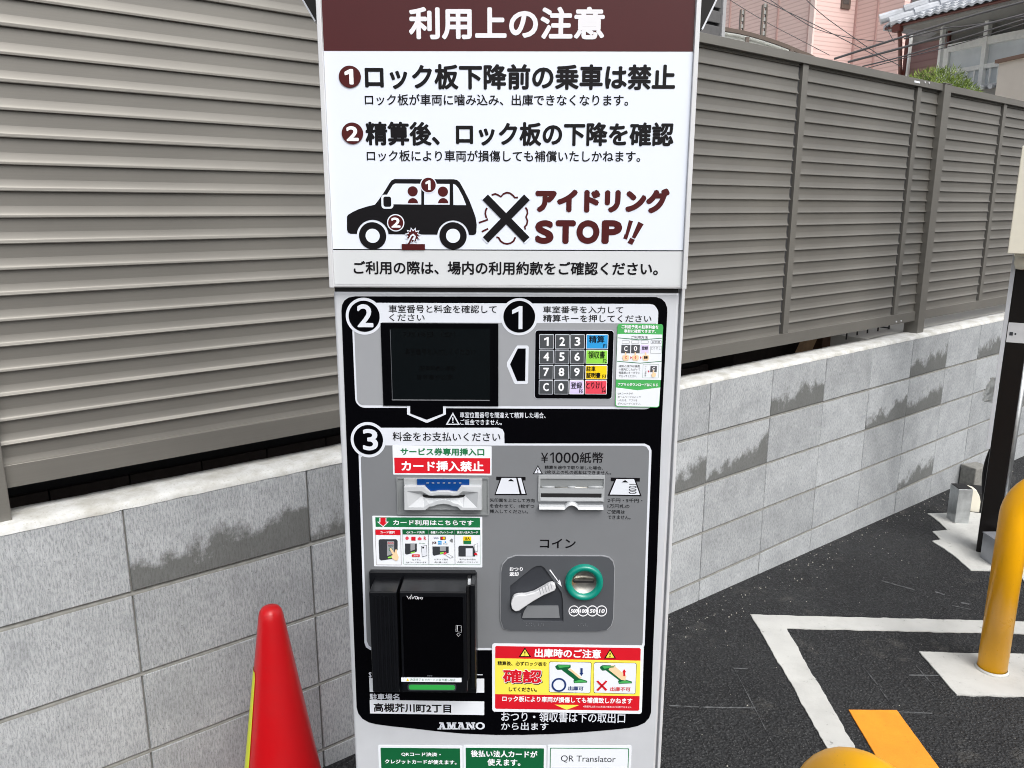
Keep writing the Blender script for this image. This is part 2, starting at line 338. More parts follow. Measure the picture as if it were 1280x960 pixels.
# ================================================================ BLOCK WALL
TOPZ = CAMZ - .634
wall = empty('block_wall', WALL.at(0, 0, 0), (0, 0, math.atan2(WALL.d.y, WALL.d.x)))   # local x = s, local y = depth, z = up
tag(wall, 'low grey concrete block wall carrying the louvred fence', 'wall')
def block_mesh(mat):
    m = MB(); L, H, B = .3965, .1925, .0022
    # chamfered front edges
    m.add([(0, B, 0), (L, B, 0), (L, B, H), (0, B, H), (B, 0, B), (L - B, 0, B), (L - B, 0, H - B), (B, 0, H - B), (0, .09, 0), (L, .09, 0), (L, .09, H), (0, .09, H)],
          [(4, 5, 6, 7), (0, 1, 5, 4), (1, 2, 6, 5), (2, 3, 7, 6), (3, 0, 4, 7), (0, 8, 9, 1), (1, 9, 10, 2), (2, 10, 11, 3), (3, 11, 8, 0), (8, 11, 10, 9)])
    return m.mesh('block', mat)
BM, BW, BW2 = block_mesh(M['block']), block_mesh(M['block_wet']), block_mesh(M['block_wet2'])
wet = {(0, -1): 1, (0, 5): 1, (0, 8): 1, (0, 10): 1, (1, 4): 2, (1, 7): 2, (1, 8): 1, (3, 8): 2, (0, 0): 2, (1, 3): 2, (0, 13): 1, (2, 12): 2}
for c_ in range(5):
    for k in range(-5, 19):
        me = {0: BM, 1: BW, 2: BW2}[wet.get((c_, k), 0)]
        o = link('block', me, wall); o.location = (k * .4 - .4 * 0 + .0035 - .01 if k < 0 else k * .4 - .005, random.uniform(-.0008, .0008), TOPZ - .2 * (c_ + 1) - .001 * (c_ > 0) + .004)
        o.location.x = k * .4 + (.002 if k >= 0 else -.0195)
        if k == -1: o.scale.x = .4175 / .3965
m = MB(); m.box(-2.1, 7.7, .0075, .088, -.3, TOPZ - .003); m.obj('mortar_joint', M['mortar_joint'], wall)
# pointing standing a little proud under each course
m = MB()
for c_ in range(1, 5):
    z = TOPZ - .2 * c_
    n = 400; vs = []; fs = []
    for i in range(n + 1):
        x = -2.1 + 9.8 * i / n; q = .0012 * noise.noise(Vector((x * 9, c_, 0))); vs += [(x, .0075, z + .0005), (x, .0012 + q, z - .0022), (x, .0008 + q, z - .006 + q), (x, .0075, z - .0075)]
        if i: o_ = 4 * i; fs += [(o_ - 4, o_, o_ + 1, o_ - 3), (o_ - 3, o_ + 1, o_ + 2, o_ - 2), (o_ - 2, o_ + 2, o_ + 3, o_ - 1)]
    m.add(vs, fs)
m.obj('pointing', M['mortar_joint'], wall)
# mortar coping: rough rounded cap
m = MB(); n = 700; prof = [(.0, -.003), (.0003, .003), (.004, .010), (.014, .014), (.04, .016), (.07, .0165), (.100, .016), (.103, -.003)]
vs = []; fs = []; K = len(prof)
for i in range(n + 1):
    x = -2.1 + 9.8 * i / n
    for j, (y, z) in enumerate(prof):
        a = noise.noise(Vector((x * 6, j * .7, 0))) * .0022 + noise.noise(Vector((x * 40, j * 2.1, 3))) * .0012
        b = noise.noise(Vector((x * 11, j * .9, 9))) * .0025
        vs.append((x, y + (b if j < 3 else 0) * (j > 0) - (.001 if j == 0 else 0), z + TOPZ + (a if 0 < j < K - 1 else (.0015 * noise.noise(Vector((x * 25, 0, 5))) if j == 0 else 0))))
    if i: fs += [((i - 1) * K + j, i * K + j, i * K + j + 1, (i - 1) * K + j + 1) for j in range(K - 1)]
m.add(vs, fs); m.obj('coping', M['mortar'], wall, smooth=True)
# small mortar skirt at the foot of each post, on the neighbour's side nothing is seen

# ================================================================ LOUVRED FENCE
fence = empty('louvre_fence', WALL.at(0, 0, TOPZ), (0, 0, math.atan2(WALL.d.y, WALL.d.x)))
tag(fence, 'bronze grey aluminium louvre fence on top of the block wall', 'fence')
FD = .05; Z0 = CAMZ - TOPZ       # fence parts use z measured from the wall top
def fbox(name, x0, x1, y0, y1, z0, z1, bevel=.0012): return MB().box(x0, x1, y0, y1, z0 + Z0, z1 + Z0).obj(name, M['fence'], fence, bevel=bevel)
posts = (-.69, 1.30, 3.285, 5.27, 7.25)
for p in posts:
    MB().box(p, p + .07, .028, .098, .012, .574 + Z0).obj('post', M['fence'], fence, bevel=.002)
    MB().box(p - .002, p + .072, .026, .1, .574 + Z0, .578 + Z0).obj('post_cap', M['fence'], fence, bevel=.001)
ends = [-2.6] + [x for p in posts for x in (p, p + .07)] + [7.9]
slat_cache = {}
def slat_mesh(L, broad):
    key = (round(L, 3), broad)
    if key in slat_cache: return slat_cache[key]
    lip = .0035 if broad else .0018
    prof = [(.0076, .0492), (.0083, .041), (.0084, .033), (.0080, .025), (.0071, .0175), (.0059, .011), (.0050, .0070), (.0042, .0050), (.0010, .0026), (-.0002, .0014), (-.0002, .0004), (.0006, -.0004), (.0078, -.0006)]
    if broad: prof = [(.0076, .0492), (.0083, .041), (.0084, .033), (.0080, .025), (.0072, .0180), (.0061, .0120), (.0054, .0092), (.0050, .0080), (.0042, .0066), (.0006, .0036), (-.0006, .0020), (-.0004, .0004), (.0006, -.0004), (.0078, -.0006)]
    m = MB(); n = len(prof)
    for x in (0, L): m.v += [(x, y + FD, z) for y, z in prof]
    m.f = [(i, (i + 1) % n, n + (i + 1) % n, n + i) for i in range(n)] + [tuple(range(n)), tuple(reversed(range(n, 2 * n)))]
    me = m.mesh('slat', M['fence']); me.set_sharp_from_angle(angle=R(40))
    for p in me.polygons: p.use_smooth = len(p.vertices) == 4
    slat_cache[key] = me; return me
mull = {0: [-1.75], 1: [.15], 2: [2.12, 3.06], 3: [4.04, 5.0], 4: [6.05, 6.99]}
for b in range(5):
    x0 = ends[2 * b]; x1 = ends[2 * b + 1]
    fbox('top_rail', x0, x1, FD - .012, FD + .03, .543, .574)
    fbox('bottom_rail', x0, x1, FD - .004, FD + .03, -.556, -.508)
    cuts = [x0] + [v for mu in mull[b] for v in (mu - .013, mu + .040)] + [x1]
    for mu in mull[b]:
        fbox('mullion', mu, mu + .038, FD - .003, FD + .03, -.508, .543)
    for q in range(0, len(cuts), 2):
        a, z = cuts[q] + .001, cuts[q + 1] - .001
        if z - a < .02: continue
        for k in range(-11, 11):
            me = slat_mesh(z - a, k % 2 == 0); o = link('slat', me, fence); o.location = (a, 0, .032 + .05 * k + Z0)
            if k == 10: o.scale.z = .014 / .0492
    bk = MB().box(x0, x1, FD + .0100, FD + .0125, -.508 + Z0, .546 + Z0); bk.obj('backing_sheet', M['dark_wall'], fence)
# small rating label and rivets on the top rail
s0, z0 = WALL.px(1143, 100.5, FD - .012); s1, z1 = WALL.px(1149.5, 105, FD - .012)
MB().box(s0, s1, FD - .0128, FD - .011, z1 - CAMZ + Z0 + .002, z0 - CAMZ + Z0).obj('label_plate', M['sticker'], fence)
for x, y in ((1156, 103), (1161, 104)):
    s_, z_ = WALL.px(x, y, FD - .012); MB().tube([(s_, FD - .015, z_ - CAMZ + Z0), (s_, FD - .011, z_ - CAMZ + Z0)], .004, 8).obj('rivet', M['alu'], fence)
for x, y in ((1120, 402), (1126, 401)):
    s_, z_ = WALL.px(x, y, FD - .004); MB().tube([(s_, FD - .008, z_ - CAMZ + Z0), (s_, FD - .003, z_ - CAMZ + Z0)], .004, 8).obj('rivet', M['alu'], fence)
MB().tube([(-.645, .026, .03), (-.645, .0285, .03)], .004, 10).obj('screw', M['gap_black'], fence)

# ================================================================ NEIGHBOUR'S SIDE
m = MB(); m.add([WALL.at(-14, .11, .35), WALL.at(2.95, .11, .35), WALL.at(2.95, 60, .35), WALL.at(-14, 60, .35)], [(0, 1, 2, 3)]); tag(m.obj('yard_ground', M['soil_and_gap_shade']), kind='structure')
m = MB(); q = [WALL.at(2.95, .115, .33), WALL.at(26, .115, .33), WALL.at(26, 60, .33), WALL.at(2.95, 60, .33)]
q2 = [Vector((p.x, p.y, TOPZ + .012)) for p in q]; m.hexa(q + q2); tag(m.obj('yard_slab', M['pale_slab']), kind='structure')
HD = .55
house = empty('tiled_house', WALL.at(0, HD, .35), (0, 0, math.atan2(WALL.d.y, WALL.d.x)))
tag(house, 'dark charcoal tiled house wall close behind the louvre fence', 'house')
HE, _ = WALL.px(905, 20, HD - .01)
BT = CAMZ - .732 - .35
MB().box(-5, HE - .02, 0, 4, 0, 4.2).obj('wall', M['dark_wall'], house)
MB().box(HE - .022, HE, -.02, 4, BT + .03, 4.2).obj('corner_trim', M['trim_grey'], house)
bme = MB().box(0, .193, -.018, 0, 0, .062).mesh('brick', M['dark_brick'])
for r_ in range(3):
    for k in range(-12, 12):
        o = link('brick', bme, house); o.location = (k * .198 - .097 + (.099 if r_ % 2 else 0), 0, BT - .064 * (r_ + 1) + .001)
MB().box(-4.9, HE - .03, -.02, -.001, BT + .012, BT + .026).obj('base_rail', M['gap_black'], house)
# charcoal tiles on the part that shows above the fence
s0, _ = WALL.px(862, 20, HD); s1 = HE - .028
zz0 = CAMZ + .60 - .35; P_ = WALL.px(897, 10.3, HD)[1] - WALL.px(897, 29.3, HD)[1]; zb = WALL.px(897, 30.5, HD)[1] - .35
tl = MB().box(0, .155, -.014, 0, 0, P_ - .012).obj('wall_tile', M['stone_tile'], house, bevel=.003); tl.location = (s1 - .155, 0, zb)
for r_ in range(-2, 14):
    x = s1
    for k in range(4):
        if r_ == 0 and k == 0: x -= .16; continue
        o = tl.copy(); C.objects.link(o); o.parent = house; o.location = (x - .155, 0, zb + r_ * P_); x -= .16
shx = WALL.px(1057.5, 408, .42)[0]
filler = empty('gap_shade_box', WALL.at(0, .42, .35), (0, 0, math.atan2(WALL.d.y, WALL.d.x))); tag(filler, 'very dark brown box added low behind the fence for the shade seen through the gap', 'filler')  # added dark box; its colour stands for the shade seen under the fence
MB().box(HE + .06, shx, 0, 2.2, 0, 1.25).obj('wall', M['soil_and_gap_shade'], filler); MB().box(HE + .03, shx + .03, -.03, 2.24, 1.25, 1.29).obj('roof', M['brown_metal'], filler)
# timber and mesh seen through the gap under the fence
def gapbox(name, x0, x1, dep, th, mat, slant=0, par=None):
    a, _ = WALL.px(x0, 440, dep); b, _ = WALL.px(x1, 430, dep); p = MB()
    z0_, z1_ = .36, CAMZ - .5
    P8 = [WALL.at(a - slant, dep, z0_), WALL.at(b - slant, dep, z0_), WALL.at(b - slant, dep + th, z0_), WALL.at(a - slant, dep + th, z0_), WALL.at(a + slant, dep, z1_), WALL.at(b + slant, dep, z1_), WALL.at(b + slant, dep + th, z1_), WALL.at(a + slant, dep + th, z1_)]
    return p.hexa(P8).obj(name, mat, par)
tag(gapbox('timber_plank', 985, 1000, .3, .03, M['wood'], .25), 'slanting raw timber plank seen through the gap under the fence', 'plank')
tag(gapbox('timber_post', 1027, 1042, .3, .05, M['wood_dark'], 0), 'upright brown timber post seen through the gap under the fence', 'post')
tag(gapbox('timber_board', 1041.5, 1058, .36, .03, M['wood_dark'], 0), 'dark brown timber board beside the pale yard slab under the fence', 'board')
mesh_f = empty('wire_mesh', WALL.at(3.2, .2, TOPZ)); tag(mesh_f, 'low dark wire mesh standing on the pale yard slab', 'wire mesh')
for x in (1059, 1072, 1084.5, 1097.5, 1111):
    s_, _ = WALL.px(x, 412, .2); MB().tube([WALL.at(s_, .2, TOPZ) - mesh_f.location, WALL.at(s_, .2, TOPZ + .14) - mesh_f.location], .004, 6).obj('wire', M['cable'], mesh_f)
a, z_ = WALL.px(1097, 408, .2); b, z2_ = WALL.px(1111, 410, .2)
MB().tube([WALL.at(a, .2, z_) - mesh_f.location, WALL.at(b, .2, z2_) - mesh_f.location], .004, 6).obj('wire', M['cable'], mesh_f)

# ---- pink apartment building
def meet(p, d, xpix, ypix=60):      # walk from p along d until the pixel column xpix
    q = ray(xpix, ypix); # solve (p + d t) in plane through camera containing q and vertical
    nrm = Vector((q.y, -q.x, 0)); t = (CAM - p).dot(nrm) / d.dot(nrm); return p + d * t
AZ = -25
eL = Vector((math.sin(R(AZ)), math.cos(R(AZ)), 0)); eR = Vector((eL.y, -eL.x, 0))
c1 = AT(1016, 45, 14); c1.z = 0; c0 = c1 + eL * 7; c2 = meet(c1, eR, 1065.5); c3 = meet(c2, -eL, 1125); c4 = c3 + eR * 7; c5 = c4 + eL * 18; c6 = c0 + eR * 1 + eL * 5
pink = empty('pink_building', c1); tag(pink, 'pink sided apartment building with stepped walls behind the fence', 'building')
foot = [p - c1 for p in (c0, c1, c2, c3, c4, c5, c6)]; n = len(foot)
MB().add([(p.x, p.y, .9) for p in foot] + [(p.x, p.y, 9) for p in foot], [(i, (i + 1) % n, n + (i + 1) % n, n + i) for i in range(n)] + [tuple(range(n, 2 * n))]).obj('wall', M['pink'], pink)
def strip(par, org, a, b, xp, wid, z0, z1, mat, name, proud=.02, ypix=50):
    d = (b - a).normalized(); nn = Vector((d.y, -d.x, 0));
    if nn.y > 0: nn = -nn
    p = meet(a, d, xp, ypix) - org
    q = [p - d * wid / 2 + nn * proud, p + d * wid / 2 + nn * proud, p + d * wid / 2 - nn * .02, p - d * wid / 2 - nn * .02]
    q = [Vector((v.x, v.y, 0)) for v in q]
    return MB().hexa([v + Vector((0, 0, z0)) for v in q] + [v + Vector((0, 0, z1)) for v in q]).obj(name, mat, par)
for a, b, x, wd, mt, nm in ((c0, c1, 911, .02, 'pink_seam', 'seam'), (c0, c1, 970.5, .025, 'pink_seam', 'seam'), (c0, c1, 1009.5, .025, 'pink_seam', 'seam'), (c2, c3, 1094, .03, 'pink_seam', 'seam'), (c2, c3, 1067, .05, 'pink_seam', 'seam'), (c0, c1, 1013.3, .10, 'pink_trim', 'corner_trim')):
    strip(pink, c1, a, b, x, wd, .9, 9, M[mt], nm)
zt = AT(1056, 13.5, 14.4).z
wf = strip(pink, c1, c1, c2, 1056, .20, zt, zt + 1.1, M['brown_metal'], 'window', .03, 8)
gl = strip(wf, c1, c1, c2, 1055.6, .13, zt + .07, zt + 1.03, M['window_dark'], 'pane', .035, 8)
# ---- olive building far right behind the tiled roof
o1 = AT(1118, 10, 17); o1.z = 0
ol = empty('olive_building', o1); tag(ol, 'olive grey building peeking above the ridge of the tiled roof', 'building')
MB().box(0, 3.0, 0, 3, .9, 9).obj('wall', M['olive'], ol)
MB().box(.42, .52, -.04, -.005, .9, 9).obj('window_frame', M['white_frame'], ol); MB().box(.53, 1.1, -.03, -.005, 4.2, 9).obj('pane', M['window_dark'], ol)

# ---- carport with curved roof
cp0 = AT(898, 36, 6.4); cp1 = AT(1030, 75, 6.9)
cp = empty('carport', Vector((cp0.x, cp0.y, .9))); tag(cp, 'curved carport roof with white sheet rising just above the fence', 'carport')
edge = [(840, 26.5), (870, 29), (905, 35.5), (925, 39), (940, 42.5), (955, 47), (970, 52), (985, 57.5), (1000, 64), (1013, 69), (1022, 74), (1040, 86)]
E3 = [AT(x, y, 6.4 + (x - 900) * .004) - cp.location for x, y in edge]
up3 = Vector((0, 0, .022))
vs = []; fs = []
for i, p in enumerate(E3):
    vs += [p - up3 * .8, p + up3 * .5, p + up3 * .5 + Vector((0, .05, 0)), p - up3 * .8 + Vector((0, .05, 0))]
    if i: o_ = 4 * i; fs += [(o_ - 4 + j, o_ - 4 + (j + 1) % 4, o_ + (j + 1) % 4, o_ + j) for j in range(4)]
fs += [(0, 1, 2, 3), tuple(len(vs) - 4 + j for j in (3, 2, 1, 0))]
MB().add(vs, fs).obj('roof_beam', M['brown_metal'], cp)
vs = []; fs = []
for i, p in enumerate(E3):
    a = p - Vector((0, 0, .02)) + Vector((0, .01, 0)); vs += [a, a + Vector((-.3, 2.6, -.1)), a + Vector((-.3, 2.6, -.11)), a - Vector((0, 0, .008))]
    if i: o_ = 4 * i; fs += [(o_ - 4 + j, o_ - 4 + (j + 1) % 4, o_ + (j + 1) % 4, o_ + j) for j in range(4)]
MB().add(vs, fs).obj('roof_sheet', M['white_sheet'], cp)
# far white fascia below the beam
vs = []; fs = []
for i, p in enumerate(E3):
    a = p + Vector((0, .06, -.02)); vs += [a, a - Vector((0, 0, .5)), a - Vector((0, -.02, .5)), a + Vector((0, .02, 0))]
    if i: o_ = 4 * i; fs += [(o_ - 4 + j, o_ - 4 + (j + 1) % 4, o_ + (j + 1) % 4, o_ + j) for j in range(4)]
MB().add(vs, fs).obj('end_sheet', M['white_sheet'], cp)
for x, y in ((933.5, 47), (988.5, 62)):
    p = AT(x, y, 6.36 + (x - 900) * .004) - cp.location; MB().box(p.x - .013, p.x + .013, p.y - .03, p.y, 0, p.z + .0).obj('post', M['brown_metal'], cp)
for x0, x1, yt, tp in ((924, 929.2, 12, 'shorter dark trellis post standing behind the carport'), (951, 957, 6, 'taller dark trellis post standing behind the carport')):
    p = AT((x0 + x1) / 2, 40, 7.2); top = AT((x0 + x1) / 2 + 1.6, yt, 7.2).z; hw = (x1 - x0) / 2 * 7.2 / F
    t = empty('trellis_post', Vector((p.x, p.y, .9))); tag(t, tp, 'post', 'dark trellis posts above the carport')
    h = top - .9
    MB().box(-hw, -hw * .45, -.02, .02, 0, h).box(hw * .45, hw, -.02, .02, 0, h).obj('upright', M['brown_metal'], t)
    m = MB(); k = 0
    while k * .055 < h: m.box(-hw * .5, hw * .5, -.015, .015, k * .055, k * .055 + .03); k += 1
    m.obj('lattice', M['eave'], t)

# ---- house with the tiled roof
HW = VP(tuple(AT(1131, 70, 9.5))[:2], AZ + 180)   # s grows to the right, toward the camera
if HW.n.x < 0: HW.n = -HW.n
h0 = HW.at(0, 0, .9)
HEND = max(3.5, ((HW.p - WALL.p).dot(WALL.n) - 1.2) / -HW.d.dot(WALL.n))
th = empty('roofed_house', h0); tag(th, 'house with grey tiled roof and white windows at the upper right', 'house')
hp = lambda s_, dep, z: HW.at(s_, dep, z) - h0
def hbox(name, s0, s1, d0, d1, z0, z1, mat, par=th):
    return MB().hexa([hp(s0, d0, z0), hp(s1, d0, z0), hp(s1, d1, z0), hp(s0, d1, z0), hp(s0, d0, z1), hp(s1, d0, z1), hp(s1, d1, z1), hp(s0, d1, z1)]).obj(name, mat, par)
def hpix(name, x0, y0, x1, y1, d0, th_, mat, par=th, ext=0):
    ym = (y0 + y1) / 2; s0, _ = HW.px(x0, ym, d0); s1, _ = HW.px(x1, ym, d0); xm = (x0 + x1) / 2
    _, za = HW.px(xm, y0, d0); _, zb_ = HW.px(xm, y1, d0); return hbox(name, s0, s1 + ext, d0, d0 + th_, zb_, za, mat, par)
hbox('wall', 0, HEND, 0, 5, .0, 5.2, M['house_wall'])
s1, _ = HW.px(1184, 50); hbox('veranda_wall', s1, HEND - .003, -.02, .02, .9, 5.1, M['veranda'])
_, zl = HW.px(1160, 52, -.03); hbox('veranda_shade', .05, s1, -.03, -.001, zl, 5.1, M['veranda'])  # grey board put in for the veranda shade on the upper wall
hpix('downpipe', 1127, 40, 1130.5, 150, -.09, .05, M['gutter']); hpix('conduit_pipe', 1131.5, 43, 1133.6, 150, -.12, .03, M['white_frame'])
hpix('veranda_post', 1170, 27, 1173, 150, -.3, .05, M['white_frame']); hpix('downpipe', 1178.5, 40, 1181, 150, -.05, .04, M['gutter'])
# window wall
def hline(name, xa, ya, xb, yb, thick, dep, mat, par):
    sa, za = HW.px(xa, ya, dep); sb, zb_ = HW.px(xb, yb, dep); return hbox(name, sa, sb, dep, dep + .05, (za + zb_) / 2 - thick / 2, (za + zb_) / 2 + thick / 2, mat, par)
win = hline('window', 1184, 61, 1300, 37, .075, -.12, M['white_frame'], th)
_, zt = HW.px(1232, 51, -.1); _, zm = HW.px(1232, 83, -.1); _, zb2 = HW.px(1232, 112, -.1); sA, _ = HW.px(1186, 70, -.1); sB, _ = HW.px(1230.5, 70, -.1)
hbox('pane', sA, sB, -.08, -.05, zb2 + .02, zt, M['curtain'], win); hbox('pane', sB, HEND - .1, -.08, -.05, zb2 + .02, zt, M['curtain'], win)
hbox('sill_rail', sA, HEND - .1, -.12, -.07, zm - .022, zm + .022, M['white_frame'], win)
hbox('jamb', sA - .06, sA, -.11, -.04, .9, zt, M['white_frame'], win); hbox('jamb', sB - .02, sB + .025, -.13, -.07, zb2, zt + .25, M['white_frame'], win)
for i in range(int((HEND - .2 - sA) / .085)):
    x = sA + .06 + i * .085; hbox('baluster', x, x + .012, -.112, -.095, zb2, zm - .02, M['white_frame'], win)
m = MB()
for i in range(int((HEND - .2 - sA) / .09)): m.tube([hp(sA + .1 + i * .09, -.42, zb2 - .02), hp(sA + .1 + i * .09, -.1, zb2 + .015)], .026, 8)
m.obj('canopy_tile', M['roof_tile'], th); hbox('canopy_board', sA, HEND - .1, -.38, -.03, zb2 - .12, zb2 - .035, M['veranda'])
# roof: eave, gutter, soffit, tiles, hip
EO = -.75
sE, zE = HW.px(1112, 33.5, EO); _, zE2 = HW.px(1270, -1, EO); zE = (HW.px(1130, 29.5, EO)[1] + HW.px(1240, 5, EO)[1]) / 2
MB().tube([hp(sE - .05, EO, zE), hp(HEND + .3, EO, zE)], .015, 8).obj('gutter', M['gutter'], th)
hbox('soffit', sE + .05, HEND + .3, EO + .04, .05, zE - .0, zE + .03, M['eave'])
hbox('fascia', sE, HEND + .3, EO + .025, EO + .05, zE - .03, zE + .012, M['eave'])
MB().tube([hp(sE + .12, EO, zE - .02), hp(sE + .13, EO + .02, zE - .13), hp(.02, -.07, zE - .36), hp(.02, -.06, zE - .5)], .022, 8).obj('gutter_pipe', M['gutter'], th)
hbox('gutter_box', sE + .06, sE + .15, EO - .03, EO + .03, zE - .06, zE + .01, M['gutter'])
SL = math.tan(R(24)); TW, TL = .088, .12
m = MB(); rows = 22; cols = 90
for j in range(rows):
    d_ = EO - .02 + j * TL; za = zE + .02 + j * TL * SL
    for i in range(cols):
        s_ = sE - .02 + i * TW
        if s_ < sE - .02 + j * TL * 1.0 or s_ > HEND + .3: continue
        pr = [(0, .0), (.2, .014), (.45, .019), (.7, .01), (.88, .0), (1, .003)]
        vs = [hp(s_ + a * TW, d_ - .012, za + b + .012) for a, b in pr] + [hp(s_ + a * TW, d_ + TL, za + TL * SL + b - .006) for a, b in pr] + [hp(s_ + a * TW, d_ - .012, za + b - .012) for a, b in pr]
        k = len(pr); m.add(vs, [(q_, q_ + 1, k + q_ + 1, k + q_) for q_ in range(k - 1)] + [(q_, q_ + 1, 2 * k + q_ + 1, 2 * k + q_) for q_ in range(k - 1)])
tl_ = m.obj('roof_tiles', M['roof_tile'], th); tag(tl_, kind='stuff')
for row, off in ((0, 0), (1, .13)):
    for i in range(16):
        a = hp(sE - .1 + off + i * .16, EO - .02 + i * .16 - .02, zE + .045 + i * .16 * SL + .05 * (1 - row)); b = hp(sE - .1 + off + (i + 1.12) * .16, EO - .02 + (i + 1.12) * .16 - .02, zE + .03 + (i + 1.12) * .16 * SL + .05 * (1 - row))
        MB().tube([a, a.lerp(b, .5) + Vector((0, 0, .006)), b], [.055, .05, .042], 10).obj('ridge_tile', M['roof_tile'], th, smooth=False)
# other slope of the hip so the roof has a far side
vs = [hp(sE - .06, EO - .02, zE + .03), hp(sE - .06 + rows * TL, EO + rows * TL, zE + .03 + rows * TL * SL), hp(sE - .06, EO + 2 * rows * TL, zE + .03)]
vs2 = [v - Vector((0, 0, .05)) for v in vs]; MB().add(vs + vs2, [(0, 1, 2), (5, 4, 3), (0, 3, 4, 1), (1, 4, 5, 2), (2, 5, 3, 0)]).obj('roof_side', M['roof_tile'], th)
# ---- cream wall at the right edge
cw = VP(tuple(AT(1249, 78, 7.6))[:2], 168)
cz = AT(1249, 79, 7.6).z
CE = ((cw.p - WALL.p).dot(WALL.n) - .35) / -cw.d.dot(WALL.n)
cr = empty('cream_wall', cw.at(0, 0, .9)); tag(cr, 'cream plastered wall with brown cap at the right edge', 'wall')
def cb(name, s0, s1, d0, d1, z0, z1, mat):
    if cw.n.x < 0: cw.n = -cw.n
    f = lambda a, b, c: cw.at(a, b, c) - cr.location
    return MB().hexa([f(s0, d0, z0), f(s1, d0, z0), f(s1, d1, z0), f(s0, d1, z0), f(s0, d0, z1), f(s1, d0, z1), f(s1, d1, z1), f(s0, d1, z1)]).obj(name, mat, cr)
cb('wall', 0, CE, 0, .2, -.0, cz, M['cream']); cb('cap', -.02, CE, -.03, .23, cz, cz + .03, M['brown_cap'])
# ---- shrub
sc = AT(1172, 122, 6.2); sh = empty('shrub', Vector((sc.x, sc.y, .9))); tag(sh, 'light green needle leaved shrub showing over the fence top', 'shrub')
m = MB(); m.tube([(0, 0, 0), (.02, 0, .5), (0, .02, 1.2)], [.03, .025, .012], 6).obj('trunk', M['wood_dark'], sh)
m = MB(); top = sc.z - .9
for i in range(9000):
    while True:
        u = Vector((random.uniform(-1, 1), random.uniform(-1, 1), random.uniform(-1, 1)))
        if .35 < u.length < 1: break
    u = u * (1 + .16 * noise.noise(u * 3.2))
    p = Vector((u.x * .32 + .01, u.y * .26, top + u.z * .23 - .02 - .10 * max(0, u.x)))
    d = (u + Vector((random.gauss(0, .5), random.gauss(0, .5), random.gauss(.3, .5)))).normalized() * random.uniform(.02, .045); s_ = d.cross(Vector((random.gauss(0, 1), random.gauss(0, 1), .3))).normalized() * .0032
    m.add([p - s_, p + s_, p + d], [(0, 1, 2)])
m.obj('foliage', M['leaf'], sh)
# ---- overhead cables
cabs = [([(1043, 73.5), (1131.9, 45), (1210, 21), (1284, 1)], .009, 6.6, 'thick upper cable bundle'), ([(1060, 77.5), (1130, 59), (1209, 36.6), (1284, 17)], .009, 6.5, 'thick middle cable bundle'), ([(1078, 83), (1130, 70), (1199, 49), (1284, 23)], .0055, 6.7, 'thinner lower cable'),
        ([(1085, 85), (1140, 70), (1205, 53), (1284, 28)], .0035, 6.75, 'lowest cable with loose wraps'), ([(1004, -4), (1030, 20), (1064.5, 45), (1095, 66), (1126, 83)], .0035, 8.2, 'steep thin wire crossing the pink wall'), ([(944, -4), (1000, 22), (1043.8, 43.8), (1107, 76)], .0035, 8, 'second thin wire crossing the pink wall'),
        ([(957, -4), (1000, 25), (1025.6, 38), (1064.5, 47.6), (1107, 52.5)], .0035, 8.4, 'curving thin wire ending by the gutter'), ([(906, -4), (955, 26), (1000, 49.8), (1037, 69)], .003, 8.6, 'lowest thin wire over the carport'), ([(1107, 31), (1112, 42), (1118, 53)], .003, 8.3, 'short thin wire hanging beneath the roof corner'),
        ([(1130, 48.5), (1180, 35.5), (1205, 33), (1240, 28), (1284, 20)], .006, 6.9, 'pale sagging cable under the eaves')]
for pts, r, Y, lb in cabs:
    P = [AT(x, y, Y) for x, y in pts]; Q = []
    for i in range(len(P) - 1):
        p0, p1, p2, p3 = P[max(i - 1, 0)], P[i], P[i + 1], P[min(i + 2, len(P) - 1)]
        for k in range(8):
            t = k / 8; Q.append(.5 * ((2 * p1) + (p2 - p0) * t + (2 * p0 - 5 * p1 + 4 * p2 - p3) * t * t + (3 * p1 - p0 - 3 * p2 + p3) * t ** 3))
    Q.append(P[-1]); root = Q[0].copy()
    tag(MB().tube([q - root for q in Q], r, 6).obj('overhead_cable', M['cable_grey'], None, loc=root), lb + ' at the upper right', 'cable', 'overhead cables')

# ================================================================ PAYMENT MACHINE
mroot = empty('payment_machine', (-.007, 1.0, gz(0, 1.1)), (0, R(.2), R(-.45)))
tag(mroot, 'grey parking payment machine with black front panel and large notice board on top', 'payment machine')
MW = Matrix.Translation(mroot.location) @ mroot.rotation_euler.to_matrix().to_4x4(); MI = MW.inverted(); M3 = MI.to_3x3()
def ML(x, y, w=0):
    o = MI @ CAM; q = M3 @ ray(x, y); t = (-w - o.y) / q.y; p = o + q * t; return Vector((p.x, p.z))
def zoomer(ox, oy, sc): return lambda x, y: (ox + x / sc, oy + y / sc)
I_ = lambda x, y: (x, y)
ZA = zoomer(380, 0, 2.4615); ZB = zoomer(400, 200, 2.6667); Z3 = zoomer(410, 355, 5.6455); Z4 = zoomer(620, 365, 5.5652); Z5 = zoomer(430, 500, 4.3619)
Z6 = zoomer(600, 540, 5.5652); Z7 = zoomer(440, 690, 5.3333); Z8 = zoomer(600, 680, 5.5652); Z9 = zoomer(600, 790, 5.5652); ZD = zoomer(430, 840, 6.7368)
ZE = zoomer(620, 900, 5.3333); ZC = zoomer(425, 210, 7.1111); ZX = zoomer(590, 225, 10.6636); ZS = zoomer(660, 225, 6.7368); ZK = zoomer(760, 395, 8.0)
